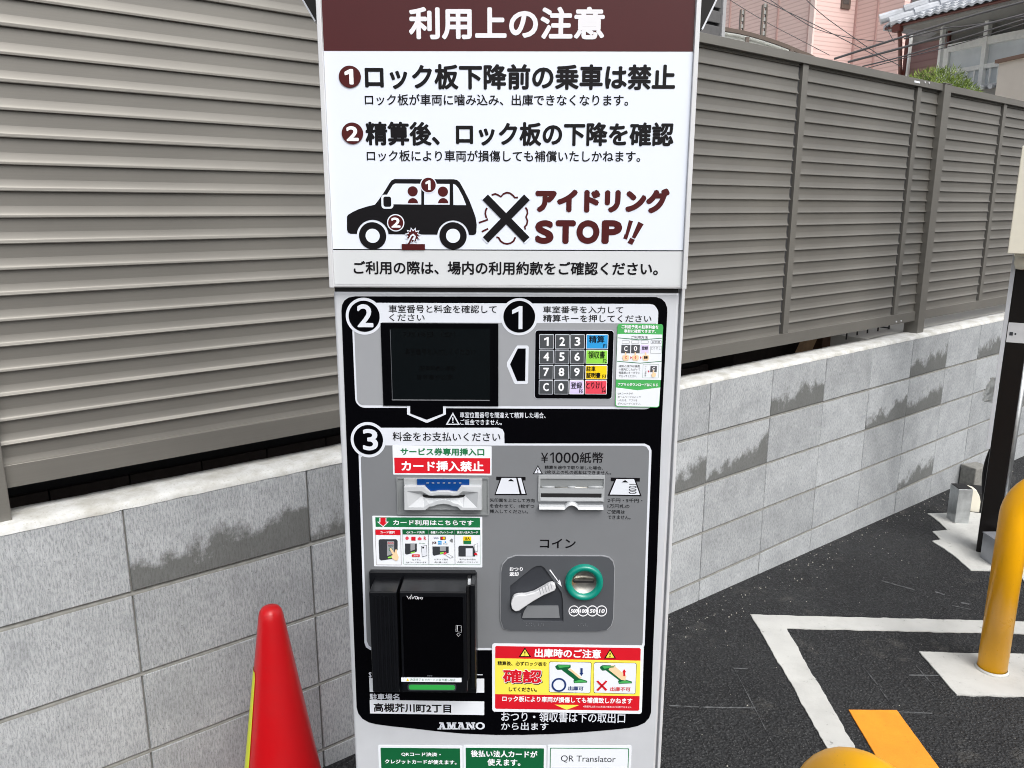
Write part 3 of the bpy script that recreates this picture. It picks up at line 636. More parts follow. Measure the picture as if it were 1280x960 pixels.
ZP = zoomer(460, 640, 12.8); ZQ = zoomer(530, 640, 12.8); ZT = zoomer(480, 590, 9.1429); ZU = zoomer(660, 590, 11.636); ZG = zoomer(460, 640, 8.5333)
def plate(name, loops, w, th, mat, par=mroot, bevel=0, hole_walls=True):
    """flat plate: loops[0] outline, others holes, in machine-local (x, z); front face at w, thickness th"""
    L3 = [[Vector((p[0], p[1], 0)) for p in lp] for lp in loops]; flat = [p for lp in L3 for p in lp]
    tri = tessellate_polygon(L3); m = MB(); n = len(flat)
    m.add([(p.x, -w, p.y) for p in flat], [tuple(t) for t in tri])
    if th > 0:
        m.v += [(p.x, -w + th, p.y) for p in flat]; o = 0
        for lp in L3:
            k = len(lp)
            for i in range(k): a, b = o + i, o + (i + 1) % k; m.f.append((a, b, n + b, n + a))
            o += k
    me = bpy.data.meshes.new(name); me.from_pydata(m.v, [], m.f); me.materials.append(mat)
    # make the front face look outwards (-y)
    me.update()
    nt_ = len(tri); bm = bmesh.new(); bm.from_mesh(me); bm.faces.ensure_lookup_table()
    for i in range(nt_):
        if bm.faces[i].normal.y > 0: bm.faces[i].normal_flip()
    bm.to_mesh(me); bm.free()
    return link(name, me, par)
def poly(name, pts, tf, w, mat, par=mroot, th=.0002, holes=()):
    return plate(name, [[ML(*tf(*p), w) for p in pts]] + [[ML(*tf(*p), w) for p in h] for h in holes], w, th, mat, par)
def rr_pts(a, b, r, corners=(1, 1, 1, 1), n=8):   # local rect a=(x0,ztop) b=(x1,zbot); corners TL TR BR BL
    x0, z1 = a; x1, z0 = b; out = []
    for (cx, cz, a0, on) in ((x0 + r, z1 - r, 180, corners[0]), (x1 - r, z1 - r, 90, corners[1]), (x1 - r, z0 + r, 0, corners[2]), (x0 + r, z0 + r, -90, corners[3])):
        if r <= 0 or not on: out.append((x0 if cx < (x0 + x1) / 2 else x1, z1 if cz > (z0 + z1) / 2 else z0)); continue
        for k in range(n + 1):
            t = R(a0 - 90 * k / n); out.append((cx + r * math.cos(t), cz + r * math.sin(t)))
    return out
def rect(tf, x0, y0, x1, y1, w):
    """local corners of a pixel box, measured at its middle lines"""
    xm, ym = (x0 + x1) / 2, (y0 + y1) / 2
    return (ML(*tf(x0, ym), w).x, ML(*tf(xm, y0), w).y), (ML(*tf(x1, ym), w).x, ML(*tf(xm, y1), w).y)
def rotpts(pts, rot, c=None):
    if not rot: return pts
    c = c or (sum(p[0] for p in pts) / len(pts), sum(p[1] for p in pts) / len(pts)); a = R(-rot)
    return [(c[0] + (p[0] - c[0]) * math.cos(a) - (p[1] - c[1]) * math.sin(a), c[1] + (p[0] - c[0]) * math.sin(a) + (p[1] - c[1]) * math.cos(a)) for p in pts]
def rbox(name, tf, x0, y0, x1, y1, w, mat, par=mroot, r=0, th=.0002, corners=(1, 1, 1, 1), rot=0, border=None, grow=0):
    a, b = rect(tf, x0, y0, x1, y1, w); a = (a[0] - grow, a[1] + grow); b = (b[0] + grow, b[1] - grow)
    return plate(name, [rotpts(rr_pts(a, b, r, corners), rot)], w, th, mat, par)
def frame(name, tf, x0, y0, x1, y1, w, mat, par, r, lw, th=.0002, rot=0):
    a, b = rect(tf, x0, y0, x1, y1, w); o = rr_pts(a, b, r); i = rr_pts((a[0] + lw, a[1] - lw), (b[0] - lw, b[1] + lw), max(r - lw, .0002))
    c = ((a[0] + b[0]) / 2, (a[1] + b[1]) / 2)
    return plate(name, [rotpts(o, rot, c), rotpts(i, rot, c)], w, th, mat, par)
def circ(tf, x, y, rx, ry, w, n=48):
    c = ML(*tf(x, y), w); ax = ML(*tf(x + rx, y), w).x - c.x; az = c.y - ML(*tf(x, y + ry), w).y
    return [(c.x + ax * math.cos(2 * math.pi * k / n), c.y + az * math.sin(2 * math.pi * k / n)) for k in range(n)]
def disc(name, tf, x, y, r, w, mat, par=mroot, inner=None, th=.0002, n=48):
    return plate(name, [circ(tf, x, y, r, r, w, n)] + ([circ(tf, x, y, inner, inner, w, n)] if inner else []), w, th, mat, par)
_cv = bpy.data.curves.new('lettering', 'FONT'); _co = bpy.data.objects.new('lettering', _cv); C.objects.link(_co); _cache = {}
def glyphs(body, res):
    if (body, res) in _cache: return _cache[(body, res)]
    _cv.body = body; _cv.resolution_u = res; dg = bpy.context.evaluated_depsgraph_get(); dg.update()
    me = bpy.data.meshes.new_from_object(_co.evaluated_get(dg)); v = [tuple(p.co) for p in me.vertices]; f = [tuple(p.vertices) for p in me.polygons]; bpy.data.meshes.remove(me)
    _cache[(body, res)] = (v, f); return v, f
def text(body, tf, x0, y0, x1, y1, w, mat, par=mroot, bold=0, res=None, rot=0, shear=0, turn=0, fixed=False, name='lettering'):
    """flat print; the glyph outline is fitted to the given box. bold = stroke widening in fractions of the letter height"""
    a, b = rect(tf, x0, y0, x1, y1, w); W_, H_ = b[0] - a[0], a[1] - b[1]
    if res is None: res = 4 if H_ > .012 else (2 if H_ > .005 else 1)
    v, f = ([(0, .0, 0), (.0, .62, 0), (-.26, .52, 0), (-.26, .66, 0), (.03, .80, 0), (.155, .80, 0), (.155, 0, 0)], [(0, 6, 5, 4, 1), (1, 4, 3, 2)]) if body == '1' else glyphs(body, res)
    if turn: v = [(-p[1], p[0], 0) if turn == 90 else (p[1], -p[0], 0) for p in v]
    mx, Mx = min(p[0] for p in v), max(p[0] for p in v); mz, Mz = min(p[1] for p in v), max(p[1] for p in v)
    br = bold * (W_ if turn else H_); sx = (W_ - 2 * br) / (Mx - mx); sz = (H_ - 2 * br) / (Mz - mz)
    base = [(a[0] + br + (p[0] - mx) * sx, b[1] + br + (p[1] - mz) * sz) for p in v]
    if shear: base = [(p[0] + (p[1] - b[1]) * shear, p[1]) for p in base]
    offs = [(0, 0)] if not bold else [(0, 0)] + [(math.cos(k * math.pi / 4), math.sin(k * math.pi / 4)) for k in range(8)]
    c = ((a[0] + b[0]) / 2, (a[1] + b[1]) / 2); base = rotpts(base, rot, c); m = MB(); m.v = []; m.f = []
    for k, (ox, oz) in enumerate(offs):
        o = len(m.v); m.v += [(p[0] + ox * br, -w - k * 8e-6, p[1] + oz * br) for p in base]; m.f += [tuple(o + i for i in q) for q in f]
    me = bpy.data.meshes.new('lettering'); me.from_pydata(m.v, [], m.f); me.materials.append(mat); me.update()
    return link(name, me, par)

# --- cabinet
D0 = .36
a = ML(416.5, 363.2, 0); b = ML(849.5, 364.2, 0); xl, xr, zt = a.x, b.x, a.y
cab = MB().box(xl + .004, xr + .0065, .016, D0, .0, zt - .003).obj('cabinet', M['alu'], mroot, bevel=.003)
door = MB().box(xl, xr, 0, .014, .03, zt).obj('door', M['white_paint'], mroot, bevel=.0035, seg=3)
MB().box(xl + .006, xr - .002, .0125, .018, .02, zt - .006).obj('door_gasket', M['gap_black'], mroot)
MB().box(xr + .0042, xr + .0085, .006, .05, .0, zt + .004).obj('side_flange', M['alu'], mroot, bevel=.001)
MB().box(xl - .01, xr + .015, .01, D0 + .01, -.01, .012).obj('base_plate', M['galv'], mroot)
# --- black front panel
out = [(444, 371), (820, 371.5)]
BL = [(Z3(95, 190)), (427.6, 381), (430.5, 375.5), (436, 371.8), (444, 370.4)] + [(820, 371.3), (827, 373.5), (831.5, 378), (834, 384.5), (834.2, 390)]
BL += [Z6(1262, 0), (821.5, 700), Z9(1205, 100), Z9(1190, 560), (811.5, 897.5), (806, 903.5), (797, 907.6), (786, 910), (765, 912.3), (742, 914.3), (725.8, 915.6), (690, 917.6), (654, 918.6), (620, 918.7), (578.5, 917), (545, 914), (519, 911), (490, 908), (470, 905.3), (461, 903), (453, 898.5), (448, 892), (445.8, 884.5)]
W1 = .0008
plate('front_panel', [[ML(x, y, W1) for x, y in BL]], W1, .002, M['gloss_black'])
# --- upper group
W2, W3, W4 = .0012, .0016, .002
up_o = rr_pts((ML(441.6, 455).x, ML(600, 378.5).y), (ML(817.5, 455).x, ML(600, 510.5).y), .012)
sk = lambda pts, yt, yb, dl: pts
rbox('panel_border', I_, 441.8, 379.2, 820.5, 510.6, W2, M['bar'], r=.0125)
rbox('grey_field', I_, 444.6, 403.5, 817.8, 507.2, W3, M['light_panel'], r=.008, corners=(0, 0, 1, 1))
rbox('header_bar', I_, 470, 379.8, 820, 403.7, W3, M['bar'], r=.006, corners=(0, 1, 0, 0))
disc('number_badge', I_, 455.2, 395.4, 23, W4, M['bar']); n2 = disc('number_badge', I_, 455.2, 395.4, 19.4, W4 + .0003, M['gloss_black'])
text('2', Z3, 205, 142, 318, 305, W4 + .0006, M['bar'], n2, bold=.03)
text('車室番号と料金を確認して', Z3, 428, 148, 1190, 205, W3 + .0003, M['black_ink'], bold=.012)
text('ください', Z3, 432, 212, 682, 262, W3 + .0003, M['black_ink'], bold=.012)
disc('number_badge', I_, 649.1, 396, 23.2, W4, M['bar']); n1 = disc('number_badge', I_, 649.1, 396, 19.8, W4 + .0003, M['gloss_black'])
text('1', Z4, 112, 98, 184, 258, W4 + .0006, M['bar'], n1, bold=.0)
text('車室番号を入力して', Z4, 328, 98, 885, 148, W3 + .0003, M['black_ink'], bold=.012)
text('精算キーを押してください', Z4, 328, 158, 1082, 210, W3 + .0003, M['black_ink'], bold=.012)
# screen: a bezel with a recessed display behind it
bz = rect(I_, 477.6, 403.9, 623, 507.2, W3); sc_ = rect(I_, 488.5, 410, 612.8, 500.5, W3)
plate('screen_bezel', [rr_pts(*bz, 0), rr_pts(*sc_, .001)], W3 + .0012, .0012, M['gloss_black'])
scr = plate('screen', [rr_pts(*sc_, .001)], W3 + .0004, 0, M['lcd'])
for tx, b_ in (('7月18日（金）', (530, 335, 900, 375)), ('車室番号を入力してください', (545, 455, 1040, 500)), ('（駐車料金の確認', (640, 575, 900, 612)), ('証明書が必要', (625, 640, 880, 675))):
    text(tx, Z3, *b_, W3 + .0006, M['screen_ink'], scr)
plate('screen_edge', [rr_pts(*rect(I_, 489.5, 499.5, 612, 500.5, W3), 0)], W3 + .0008, .0003, M['grey_ink'])
plate('screen_edge', [rr_pts(*rect(I_, 488.9, 412, 489.6, 499, W3), 0)], W3 + .0008, .0003, M['coin_panel'])
# arrow down to step 3
poly('down_arrow', [(558, 838), (832, 838), (832, 920), (705, 978), (690, 978), (558, 920)], Z3, W4, M['bar']); poly('down_arrow_field', [(580, 856), (812, 856), (812, 914), (697, 958), (580, 914)], Z3, W4 + .0003, M['gloss_black'])
poly('left_arrow', [(150, 372), (218, 372), (228, 382), (223, 632), (215, 641), (135, 641), (125, 632), (76, 515), (76, 490), (138, 384)], Z4, W4, M['bar']); poly('left_arrow_field', [(152, 393), (207, 393), (203, 619), (147, 619), (98, 502)], Z4, W4 + .0003, M['gloss_black'])
def warn(tf, x0, y0, x1, y1, w, line, field, ink, par=mroot):
    xm = (x0 + x1) / 2; poly('warning_triangle', [(xm, y0), (x1, y1), (x0, y1)], tf, w, line, par)
    dx, dy = (x1 - x0), (y1 - y0); poly('warning_field', [(xm, y0 + .2 * dy), (x1 - .15 * dx, y1 - .09 * dy), (x0 + .15 * dx, y1 - .09 * dy)], tf, w + .0002, field, par)
    text('!', tf, xm - .055 * dx, y0 + .38 * dy, xm + .055 * dx, y1 - .15 * dy, w + .0004, ink, par, bold=.03)
warn(Z5, 555, 68, 632, 135, W2 + .0002, M['bar'], M['gloss_black'], M['bar'])
text('車室位置番号を間違えて精算した場合、', I_, 574.9, 515.3, 682, 522.6, W2 + .0002, M['bar'], bold=.008)
text('ご返金できません。', I_, 575.3, 524.2, 627.3, 531.2, W2 + .0002, M['bar'], bold=.008)
# keypad
kp = rbox('keypad_outline', Z4, 269, 265, 815, 745, W3 + .0003, M['bar'], r=.0042); rbox('keypad', Z4, 272, 268, 812, 742, W3 + .0006, M['gloss_black'], r=.004)
KX = [(301, 402, 298, 396), (411, 511, 403, 503), (517, 616, 511, 610), (627, 779, 618, 769)]; KY = [(294, 394), (401, 499), (508, 605), (613, 709)]
lab = [['1', '2', '3', ('精算', 'F1')], ['4', '5', '6', ('領収書', 'F2')], ['7', '8', '9', ('駐車', 'F3')], ['C', '0', ('登録', 'F5'), ('とりけし', 'F4')]]
kc = {(0, 3): 'key_blue', (1, 3): 'key_green', (2, 3): 'key_yellow', (3, 2): 'key_lilac', (3, 3): 'key_red'}
for r_ in range(4):
    for c_ in range(4):
        a0, a1, b0, b1 = KX[c_]; t = r_ / 3; x0 = a0 + (b0 - a0) * t; x1 = a1 + (b1 - a1) * t; y0, y1 = KY[r_]; mt = kc.get((r_, c_))
        A_, B_ = rect(Z4, x0, y0, x1, y1, W4)
        k = plate('key', [rr_pts(A_, B_, .0008, n=3)], W4 + .0022, .0024, M['bar'] if not mt else M['white_ink'])
        A2 = (A_[0] + .0006, A_[1] - .0006); B2 = (B_[0] - .0006, B_[1] + .0006); plate('key_cap', [rr_pts(A2, B2, .0005, n=3)], W4 + .0024, .0002, M[mt or 'key_dark'], k)
        L_ = lab[r_][c_]; wt = W4 + .0026
        if isinstance(L_, str):
            xm = (x0 + x1) / 2; hw = 15 if L_ == '1' else 20; text(L_, Z4, xm - hw - (2 if L_ == '1' else 0), y0 + 19, xm + hw, y1 - 19, wt, M['white_ink'], k, bold=.02 if L_ == '1' else .035)
        else:
            big, small = L_; f1 = {'精算': (20, 10, 128, 60), '領収書': (18, 10, 134, 62), '駐車': (8, 8, 72, 44), '登録': (10, 14, 88, 60), 'とりけし': (10, 12, 140, 60)}[big]
            text(big, Z4, x0 + f1[0], y0 + f1[1], x0 + f1[2], y0 + f1[3], wt, M['black_ink'], k, bold=.015)
            if big == '駐車': text('証明書', Z4, x0 + 7, y0 + 52, x0 + 106, y0 + 90, wt, M['black_ink'], k, bold=.03)
            text(small, Z4, x1 - 32, y1 - 31, x1 - 5, y1 - 6, wt, M['black_ink'], k, bold=.02)
# green and white instruction sticker
W5 = W4 + .0008
gs = poly('instruction_sticker', [(845, 236), (850, 226), (862, 220), (1150, 224), (1160, 230), (1163, 245), (1136, 790), (1131, 799), (1120, 804), (842, 798), (832, 792), (829, 780)], Z4, W5, M['leaf_green'], th=.0003)
poly('field', [(846, 292), (1157, 296), (1148, 612), (834, 608)], Z4, W5 + .0002, M['sticker'], gs); poly('field', [(833, 664), (985, 684), (1143, 664), (1133, 790), (1122, 799), (845, 794), (834, 786)], Z4, W5 + .0002, M['sticker'], gs)
wk = W5 + .0004
text('ご利用予定の駐車料金を', ZK, 135, 90, 505, 128, wk, M['white_ink'], gs, bold=.03, rot=.6); text('事前に確認できます。', ZK, 160, 135, 480, 170, wk, M['white_ink'], gs, bold=.03, rot=.6)
text('ご利用方法', ZK, 232, 198, 398, 230, wk, M['black_ink'], gs); poly('chevron', [(100, 215), (320, 235), (545, 218), (545, 224), (320, 242), (100, 221)], ZK, wk, M['green'], gs)
poly('chevron', [(92, 450), (320, 468), (535, 450), (535, 456), (320, 475), (92, 456)], ZK, wk, M['green'], gs)
for x0, x1, y0, y1 in ((140, 215, 245, 275), (235, 310, 245, 275), (330, 405, 245, 275), (428, 535, 245, 275), (425, 535, 300, 375)): frame('key_outline', ZK, x0, y0, x1, y1, wk, M['grey_panel'], gs, .0006, .0003)
for x0, x1, mt in ((133, 222, 'coin_panel'), (232, 318, 'coin_panel'), (328, 408, 'key_lilac')): rbox('key_picture', ZK, x0, 288, x1, 372, wk, M[mt], gs)
text('C', ZK, 160, 300, 195, 350, wk + .0002, M['white_ink'], gs, bold=.03); text('0', ZK, 258, 300, 292, 350, wk + .0002, M['white_ink'], gs, bold=.03); text('登録', ZK, 338, 303, 400, 338, wk + .0002, M['black_ink'], gs, bold=.02)
text('証明書', ZK, 440, 248, 520, 270, wk, M['grey_ink'], gs); text('とりけし', ZK, 430, 308, 528, 338, wk, M['grey_ink'], gs)
for i, cx in enumerate((178, 275, 378)):
    poly('hand_picture', [(cx - 8, 362), (cx + 4, 362), (cx + 6, 388), (cx + 32, 396), (cx + 34, 425), (cx + 22, 445), (cx - 24, 445), (cx - 34, 415), (cx - 30, 395), (cx - 8, 392)], ZK, wk + .0003, M['skin_ink'], gs)
    text(('C', '0', '登録')[i], ZK, cx - (9 if i < 2 else 20), 400, cx + (9 if i < 2 else 20), 428, wk + .0005, M['red'] if i < 2 else M['black_ink'], gs, bold=.04)
for x in (225, 322): poly('arrow_picture', [(x, 402), (x + 14, 416), (x, 430)], ZK, wk + .0002, M['red'], gs)
for i, tx in enumerate(('以降の操作は画面', 'の案内にしたがって', '精算機のキーボタン', 'で行ってください。')): text(tx, ZK, 108, 488 + i * 33.5, (320, 322, 320, 290)[i], 514 + i * 33.5, wk, M['black_ink'], gs)
frame('note_frame', ZK, 348, 482, 508, 620, wk, M['green'], gs, .001, .0002); rbox('key_picture', ZK, 425, 500, 488, 560, wk + .0002, M['coin_panel'], gs); text('C', ZK, 442, 508, 470, 545, wk + .0004, M['white_ink'], gs, bold=.03)
poly('hand_picture', [(448, 545), (460, 545), (462, 565), (480, 575), (478, 600), (465, 612), (442, 610), (434, 585), (448, 572)], ZK, wk + .0005, M['skin_ink'], gs); poly('arrow_picture', [(400, 540), (414, 553), (400, 566)], ZK, wk + .0002, M['red'], gs)
text('トップ画面', ZK, 368, 500, 384, 604, wk, M['black_ink'], gs, turn=270)
text('アプリのダウンロードはこちら', ZK, 100, 670, 502, 703, wk, M['white_ink'], gs, bold=.03, rot=.5)
for i, tx in enumerate(('QRコードから', 'ホームページに入って', 'いただき、アプリを', 'ダウンロードください。')): text(tx, ZK, 98, 765 + i * 33.5, (250, 328, 292, 325)[i], 787 + i * 33.5, wk, M['black_ink'], gs)
# --- lower group
LG = [(448.4, 572), (455.5, 803), (457.5, 809), (463, 812.6), (800, 812.8), (804, 811), (805.8, 806), (814.2, 572), (814.4, 563), (812, 557.5), (806, 554.6), (630.6, 554.4), (630.3, 541), (628, 536.5), (623, 534.8), (470, 534.8), (448, 550)]
plate('panel_border', [[ML(x, y, W2) for x, y in LG]], W2, .0003, M['bar'])
LF = [(451, 572), (458.4, 801), (461, 807), (465, 809.8), (798, 809.8), (802.2, 807), (803.3, 803), (811.2, 572), (811.2, 563.5), (808, 558.5), (803, 557.2), (480, 556.8), (460, 565)]
plate('grey_field', [[ML(x, y, W3) for x, y in LF]], W3, .0003, M['grey_panel'])
disc('number_badge', I_, 460.4, 549.8, 22, W4, M['bar']); n3 = disc('number_badge', I_, 460.4, 549.8, 18.4, W4 + .0003, M['gloss_black'])
text('3', Z5, 102, 158, 185, 275, W4 + .0006, M['bar'], n3, bold=.03)
text('料金をお支払いください', Z5, 265, 175, 853, 225, W2 + .0003, M['black_ink'], bold=.01)
# service ticket sticker
st = rbox('ticket_notice', Z5, 266, 250, 805, 409, W4, M['sticker'], r=.001, rot=.2)
text('サービス券専用挿入口', Z5, 308, 262, 765, 303, W4 + .0002, M['green'], st, bold=.035)
rr = rbox('red_band', Z5, 275, 316, 797, 400, W4 + .0002, M['red'], st); text('カード挿入禁止', Z5, 313, 332, 762, 389, W4 + .0004, M['white_ink'], st, bold=.035)
# ticket slot unit: grey surround, white plastic mouth with blue flap
def ring_prism(name, outer, inner, w0, w1, mat, par=mroot):   # frame standing between w0 (back) and w1 (front), inner loop pushed back
    n = len(outer); m = MB(); m.v = [(p[0], -w1, p[1]) for p in outer] + [(p[0], -w1, p[1]) for p in inner] + [(p[0], -w0, p[1]) for p in outer] + [(p[0], -w0, p[1]) for p in inner]
    for i in range(n): j = (i + 1) % n; m.f += [(i, j, n + j, n + i), (i, 2 * n + i, 2 * n + j, j), (n + i, n + j, 3 * n + j, 3 * n + i)]
    return m.obj(name, mat, par)
o_ = rr_pts(*rect(ZT, 148, 62, 1198, 488, W4), .0015, n=3); i_ = rr_pts(*rect(ZT, 162, 78, 1184, 470, W4), .001, n=3)
ring_prism('slot_frame', o_, i_, W3, W4 + .0016, M['slot_mid']); rbox('slot_recess', ZT, 150, 66, 1190, 482, W3 + .0004, M['slot_mid'], th=0)
rbox('slot_body', ZT, 232, 84, 1122, 430, W4 + .006, M['slot_grey'], th=.006); 
fl = rbox('slot_flap', ZT, 378, 86, 975, 156, W4 + .0085, M['blue_clear'], th=.0025); poly('flap_tongue', [(475, 120), (880, 120), (880, 165), (835, 215), (520, 215), (475, 165)], ZT, W4 + .0095, M['blue_clear'], th=.003)
for i in range(7): x = 485 + i * 62; rbox('flap_dot', ZT, x, 121, x + 26, 130, W4 + .0097, M['slot_grey'], th=.0001)
def loft(name, front, back, wf, wb, mat, par=mroot):
    n = len(front); m = MB(); m.v = [(*[ML(*ZT(*p), wf)[0]], -wf, ML(*ZT(*p), wf)[1]) for p in front] + [(ML(*ZT(*p), wb)[0], -wb, ML(*ZT(*p), wb)[1]) for p in back]
    for i in range(n): j = (i + 1) % n; m.f.append((i, j, n + j, n + i))
    return m, n
# mouth lips: outer contour and inner funnel contour
outer = [(228, 170), (455, 165), (530, 235), (555, 235), (620, 222), (735, 222), (800, 236), (830, 232), (880, 165), (1115, 170), (1115, 438), (880, 438), (835, 398), (790, 395), (745, 375), (680, 366), (610, 375), (560, 395), (520, 398), (470, 438), (232, 438)]
inner = [(272, 222), (430, 222), (510, 268), (552, 272), (620, 262), (735, 262), (800, 272), (840, 268), (900, 222), (1065, 228), (1065, 408), (905, 408), (850, 365), (790, 352), (745, 322), (680, 312), (610, 322), (555, 352), (510, 362), (455, 404), (275, 404)]
wf = W4 + .014; m = MB(); n = len(outer); O = [ML(*ZT(*p), wf) for p in outer]; Iq = [ML(*ZT(*p), wf) for p in inner]
cx, cz = ML(*ZT(675, 285), wf); Bk = []
bkpts = [(440, 255), (470, 258), (515, 268), (555, 275), (620, 275), (735, 275), (800, 275), (840, 270), (880, 262), (925, 258), (925, 270), (905, 290), (850, 296), (790, 296), (745, 296), (680, 296), (610, 296), (555, 296), (510, 296), (455, 290), (440, 270)]
wbk = W4 + .007; Bk = [ML(*ZT(*p), wbk) for p in bkpts]
m.v = [(p.x, -wf, p.y) for p in O] + [(p.x, -wf, p.y) for p in Iq] + [(p.x, -wbk, p.y) for p in Bk] + [(p.x, -W4 - .003, p.y) for p in O]
for i in range(n): j = (i + 1) % n; m.f += [(i, j, n + j, n + i), (n + i, n + j, 2 * n + j, 2 * n + i), (i, 3 * n + i, 3 * n + j, j)]
mo = m.obj('slot_mouth', M['slot_white'], mroot, bevel=.0006); plate('slot_opening', [[(p.x, p.y) for p in Bk]], wbk - .0003, 0, M['gap_black'])
# card use sticker with four pictures
cs = rbox('card_guide_sticker', Z5, 159, 634, 754, 910, W4, M['sticker'], r=.0012, rot=.25)
hb = rbox('green_band', ZG, 80, 60, 1195, 162, W4 + .0002, M['green'], cs); text('カード利用はこちらです', ZG, 268, 85, 1125, 143, W4 + .0004, M['white_ink'], cs, bold=.03)
poly('arrow_outline', [(122, 62), (196, 62), (196, 104), (222, 104), (162, 162), (96, 104), (122, 104)], ZG, W4 + .0004, M['sticker'], cs); poly('red_arrow', [(132, 60), (188, 60), (188, 112), (203, 112), (162, 150), (116, 112), (132, 112)], ZG, W4 + .0006, M['red'], cs)
wk = W4 + .0004
frame('red_frame', ZG, 82, 188, 352, 565, wk, M['maroon_ink'], cs, .0006, .00025); rbox('red_band', ZG, 80, 188, 345, 245, wk, M['red'], cs); text('カード選択', ZG, 132, 203, 285, 230, wk + .0002, M['white_ink'], cs, bold=.02)
frame('green_frame', ZG, 372, 188, 1198, 560, wk, M['green'], cs, .0006, .00025); rbox('green_band', ZG, 368, 188, 1196, 242, wk, M['dark_green'], cs)
for x in (645, 925): rbox('divider', ZG, x, 190, x + 4, 560, wk + .0002, M['grey_panel'], cs)
for tx, x0, x1 in (('QRコード決済', 408, 605), ('各種クレジットカード', 668, 905), ('後払い法人カード', 948, 1175)): text(tx, ZG, x0, 203, x1, 231, wk + .0003, M['white_ink'], cs, bold=.02)
tp = M['coin_recess']
poly('reader_picture', [(170, 460), (190, 436), (450, 436), (474, 462), (474, 600), (390, 750), (210, 776), (182, 752)], ZP, wk, tp, cs); poly('reader_face', [(305, 470), (418, 470), (418, 660), (305, 705)], ZP, wk + .0002, M['light_panel'], cs)
for k in range(3): disc('pin_picture', ZP, 330 + k * 32, 500, 14, wk + .0004, M['red'], cs, inner=9, n=16); disc('pin_picture', ZP, 338 + k * 28, 540, 12, wk + .0004, M['black_ink'], cs, inner=8, n=16)
disc('pin_picture', ZP, 362, 598, 30, wk + .0004, M['green'], cs, inner=22, n=24); poly('bar_picture', [(318, 722), (380, 705), (380, 735), (318, 742)], ZP, wk + .0003, M['key_green'], cs)
poly('hand_picture', [(350, 582), (372, 580), (420, 655), (440, 600), (460, 600), (464, 660), (490, 720), (480, 770), (440, 778), (385, 742), (372, 700), (398, 690), (352, 604)], ZP, wk + .0006, M['skin_ink'], cs)
for i, x in enumerate((625, 727, 826, 912)): (rbox('logo_picture', ZP, x - 34, 396, x + 34, 458, wk, M['red'], cs, r=.0006) if i == 1 else poly('logo_picture', [(x - 30, 450), (x - 30, 420), (x, 396), (x + 30, 420), (x + 30, 450)], ZP, wk, M['key_red'], cs) if i == 2 else disc('logo_picture', ZP, x, 420, 27, wk, M['key_red'], cs, n=20) if i == 0 else text('R', ZP, x - 18, 392, x + 18, 448, wk, M['red'], cs, bold=.03))
poly('reader_picture', [(592, 505), (782, 505), (782, 630), (740, 650), (620, 682), (592, 665)], ZP, wk, tp, cs); poly('reader_face', [(680, 510), (752, 510), (752, 600), (680, 625)], ZP, wk + .0002, M['light_panel'], cs); poly('bar_picture', [(685, 645), (750, 632), (750, 650), (685, 662)], ZP, wk + .0002, M['key_green'], cs)
poly('phone_outline', [(850, 548), (940, 530), (946, 700), (866, 722)], ZP, wk, M['coin_panel'], cs); poly('phone_picture', [(856, 554), (934, 538), (940, 694), (870, 714)], ZP, wk + .0002, M['bar'], cs); disc('lens_picture', ZP, 882, 570, 15, wk + .0004, M['black_ink'], cs, n=14)
rbox('camera_tag', ZP, 703, 678, 828, 718, wk + .0004, M['red'], cs, r=.0008); text('カメラ', ZP, 730, 687, 805, 710, wk + .0006, M['white_ink'], cs, bold=.02); text('10cm', ZP, 820, 490, 905, 512, wk, M['green'], cs)
text('カメラに', ZP, 708, 748, 840, 778, wk, M['black_ink'], cs); text('QRコードをかざす', ZP, 605, 792, 938, 820, wk, M['black_ink'], cs)
text('VISA', ZQ, 155, 398, 235, 432, wk, M['navy'], cs); rbox('logo_picture', ZQ, 262, 394, 346, 446, wk, M['maroon_ink'], cs); disc('logo_picture', ZQ, 290, 420, 20, wk + .0002, M['red'], cs, n=18); disc('logo_picture', ZQ, 318, 420, 20, wk + .0004, M['key_yellow'], cs, n=18)
text('JCB', ZQ, 130, 472, 200, 518, wk, M['maroon_ink'], cs, bold=.04); rbox('logo_picture', ZQ, 224, 466, 282, 520, wk, M['key_blue'], cs); text('AMEX', ZQ, 228, 484, 278, 502, wk + .0002, M['white_ink'], cs); text('Diners', ZQ, 308, 496, 380, 518, wk, M['grey_ink'], cs); disc('logo_picture', ZQ, 344, 482, 12, wk, M['key_blue'], cs, n=16)
poly('wave_picture', [(408, 458), (440, 425), (460, 432), (460, 488), (438, 486)], ZQ, wk, M['grey_panel'], cs)
poly('reader_picture', [(135, 552), (395, 552), (395, 655), (340, 665), (250, 680), (160, 700), (140, 685)], ZQ, wk, tp, cs); poly('reader_face', [(255, 556), (350, 556), (350, 625), (255, 625)], ZQ, wk + .0002, M['light_panel'], cs); poly('bar_picture', [(255, 650), (320, 640), (320, 660), (258, 672)], ZQ, wk + .0002, M['key_green'], cs)
poly('card_outline', [(310, 665), (385, 672), (475, 722), (420, 742)], ZQ, wk + .0002, M['coin_panel'], cs); poly('card_picture', [(322, 670), (384, 677), (462, 722), (420, 736)], ZQ, wk + .0004, M['sticker'], cs); poly('arrow_picture', [(305, 658), (350, 640), (362, 660), (340, 684), (318, 680)], ZQ, wk + .0006, M['key_red'], cs)
text('ICチップ面を', ZQ, 168, 745, 385, 772, wk, M['black_ink'], cs); text('奥に差し込む', ZQ, 168, 790, 388, 818, wk, M['black_ink'], cs)
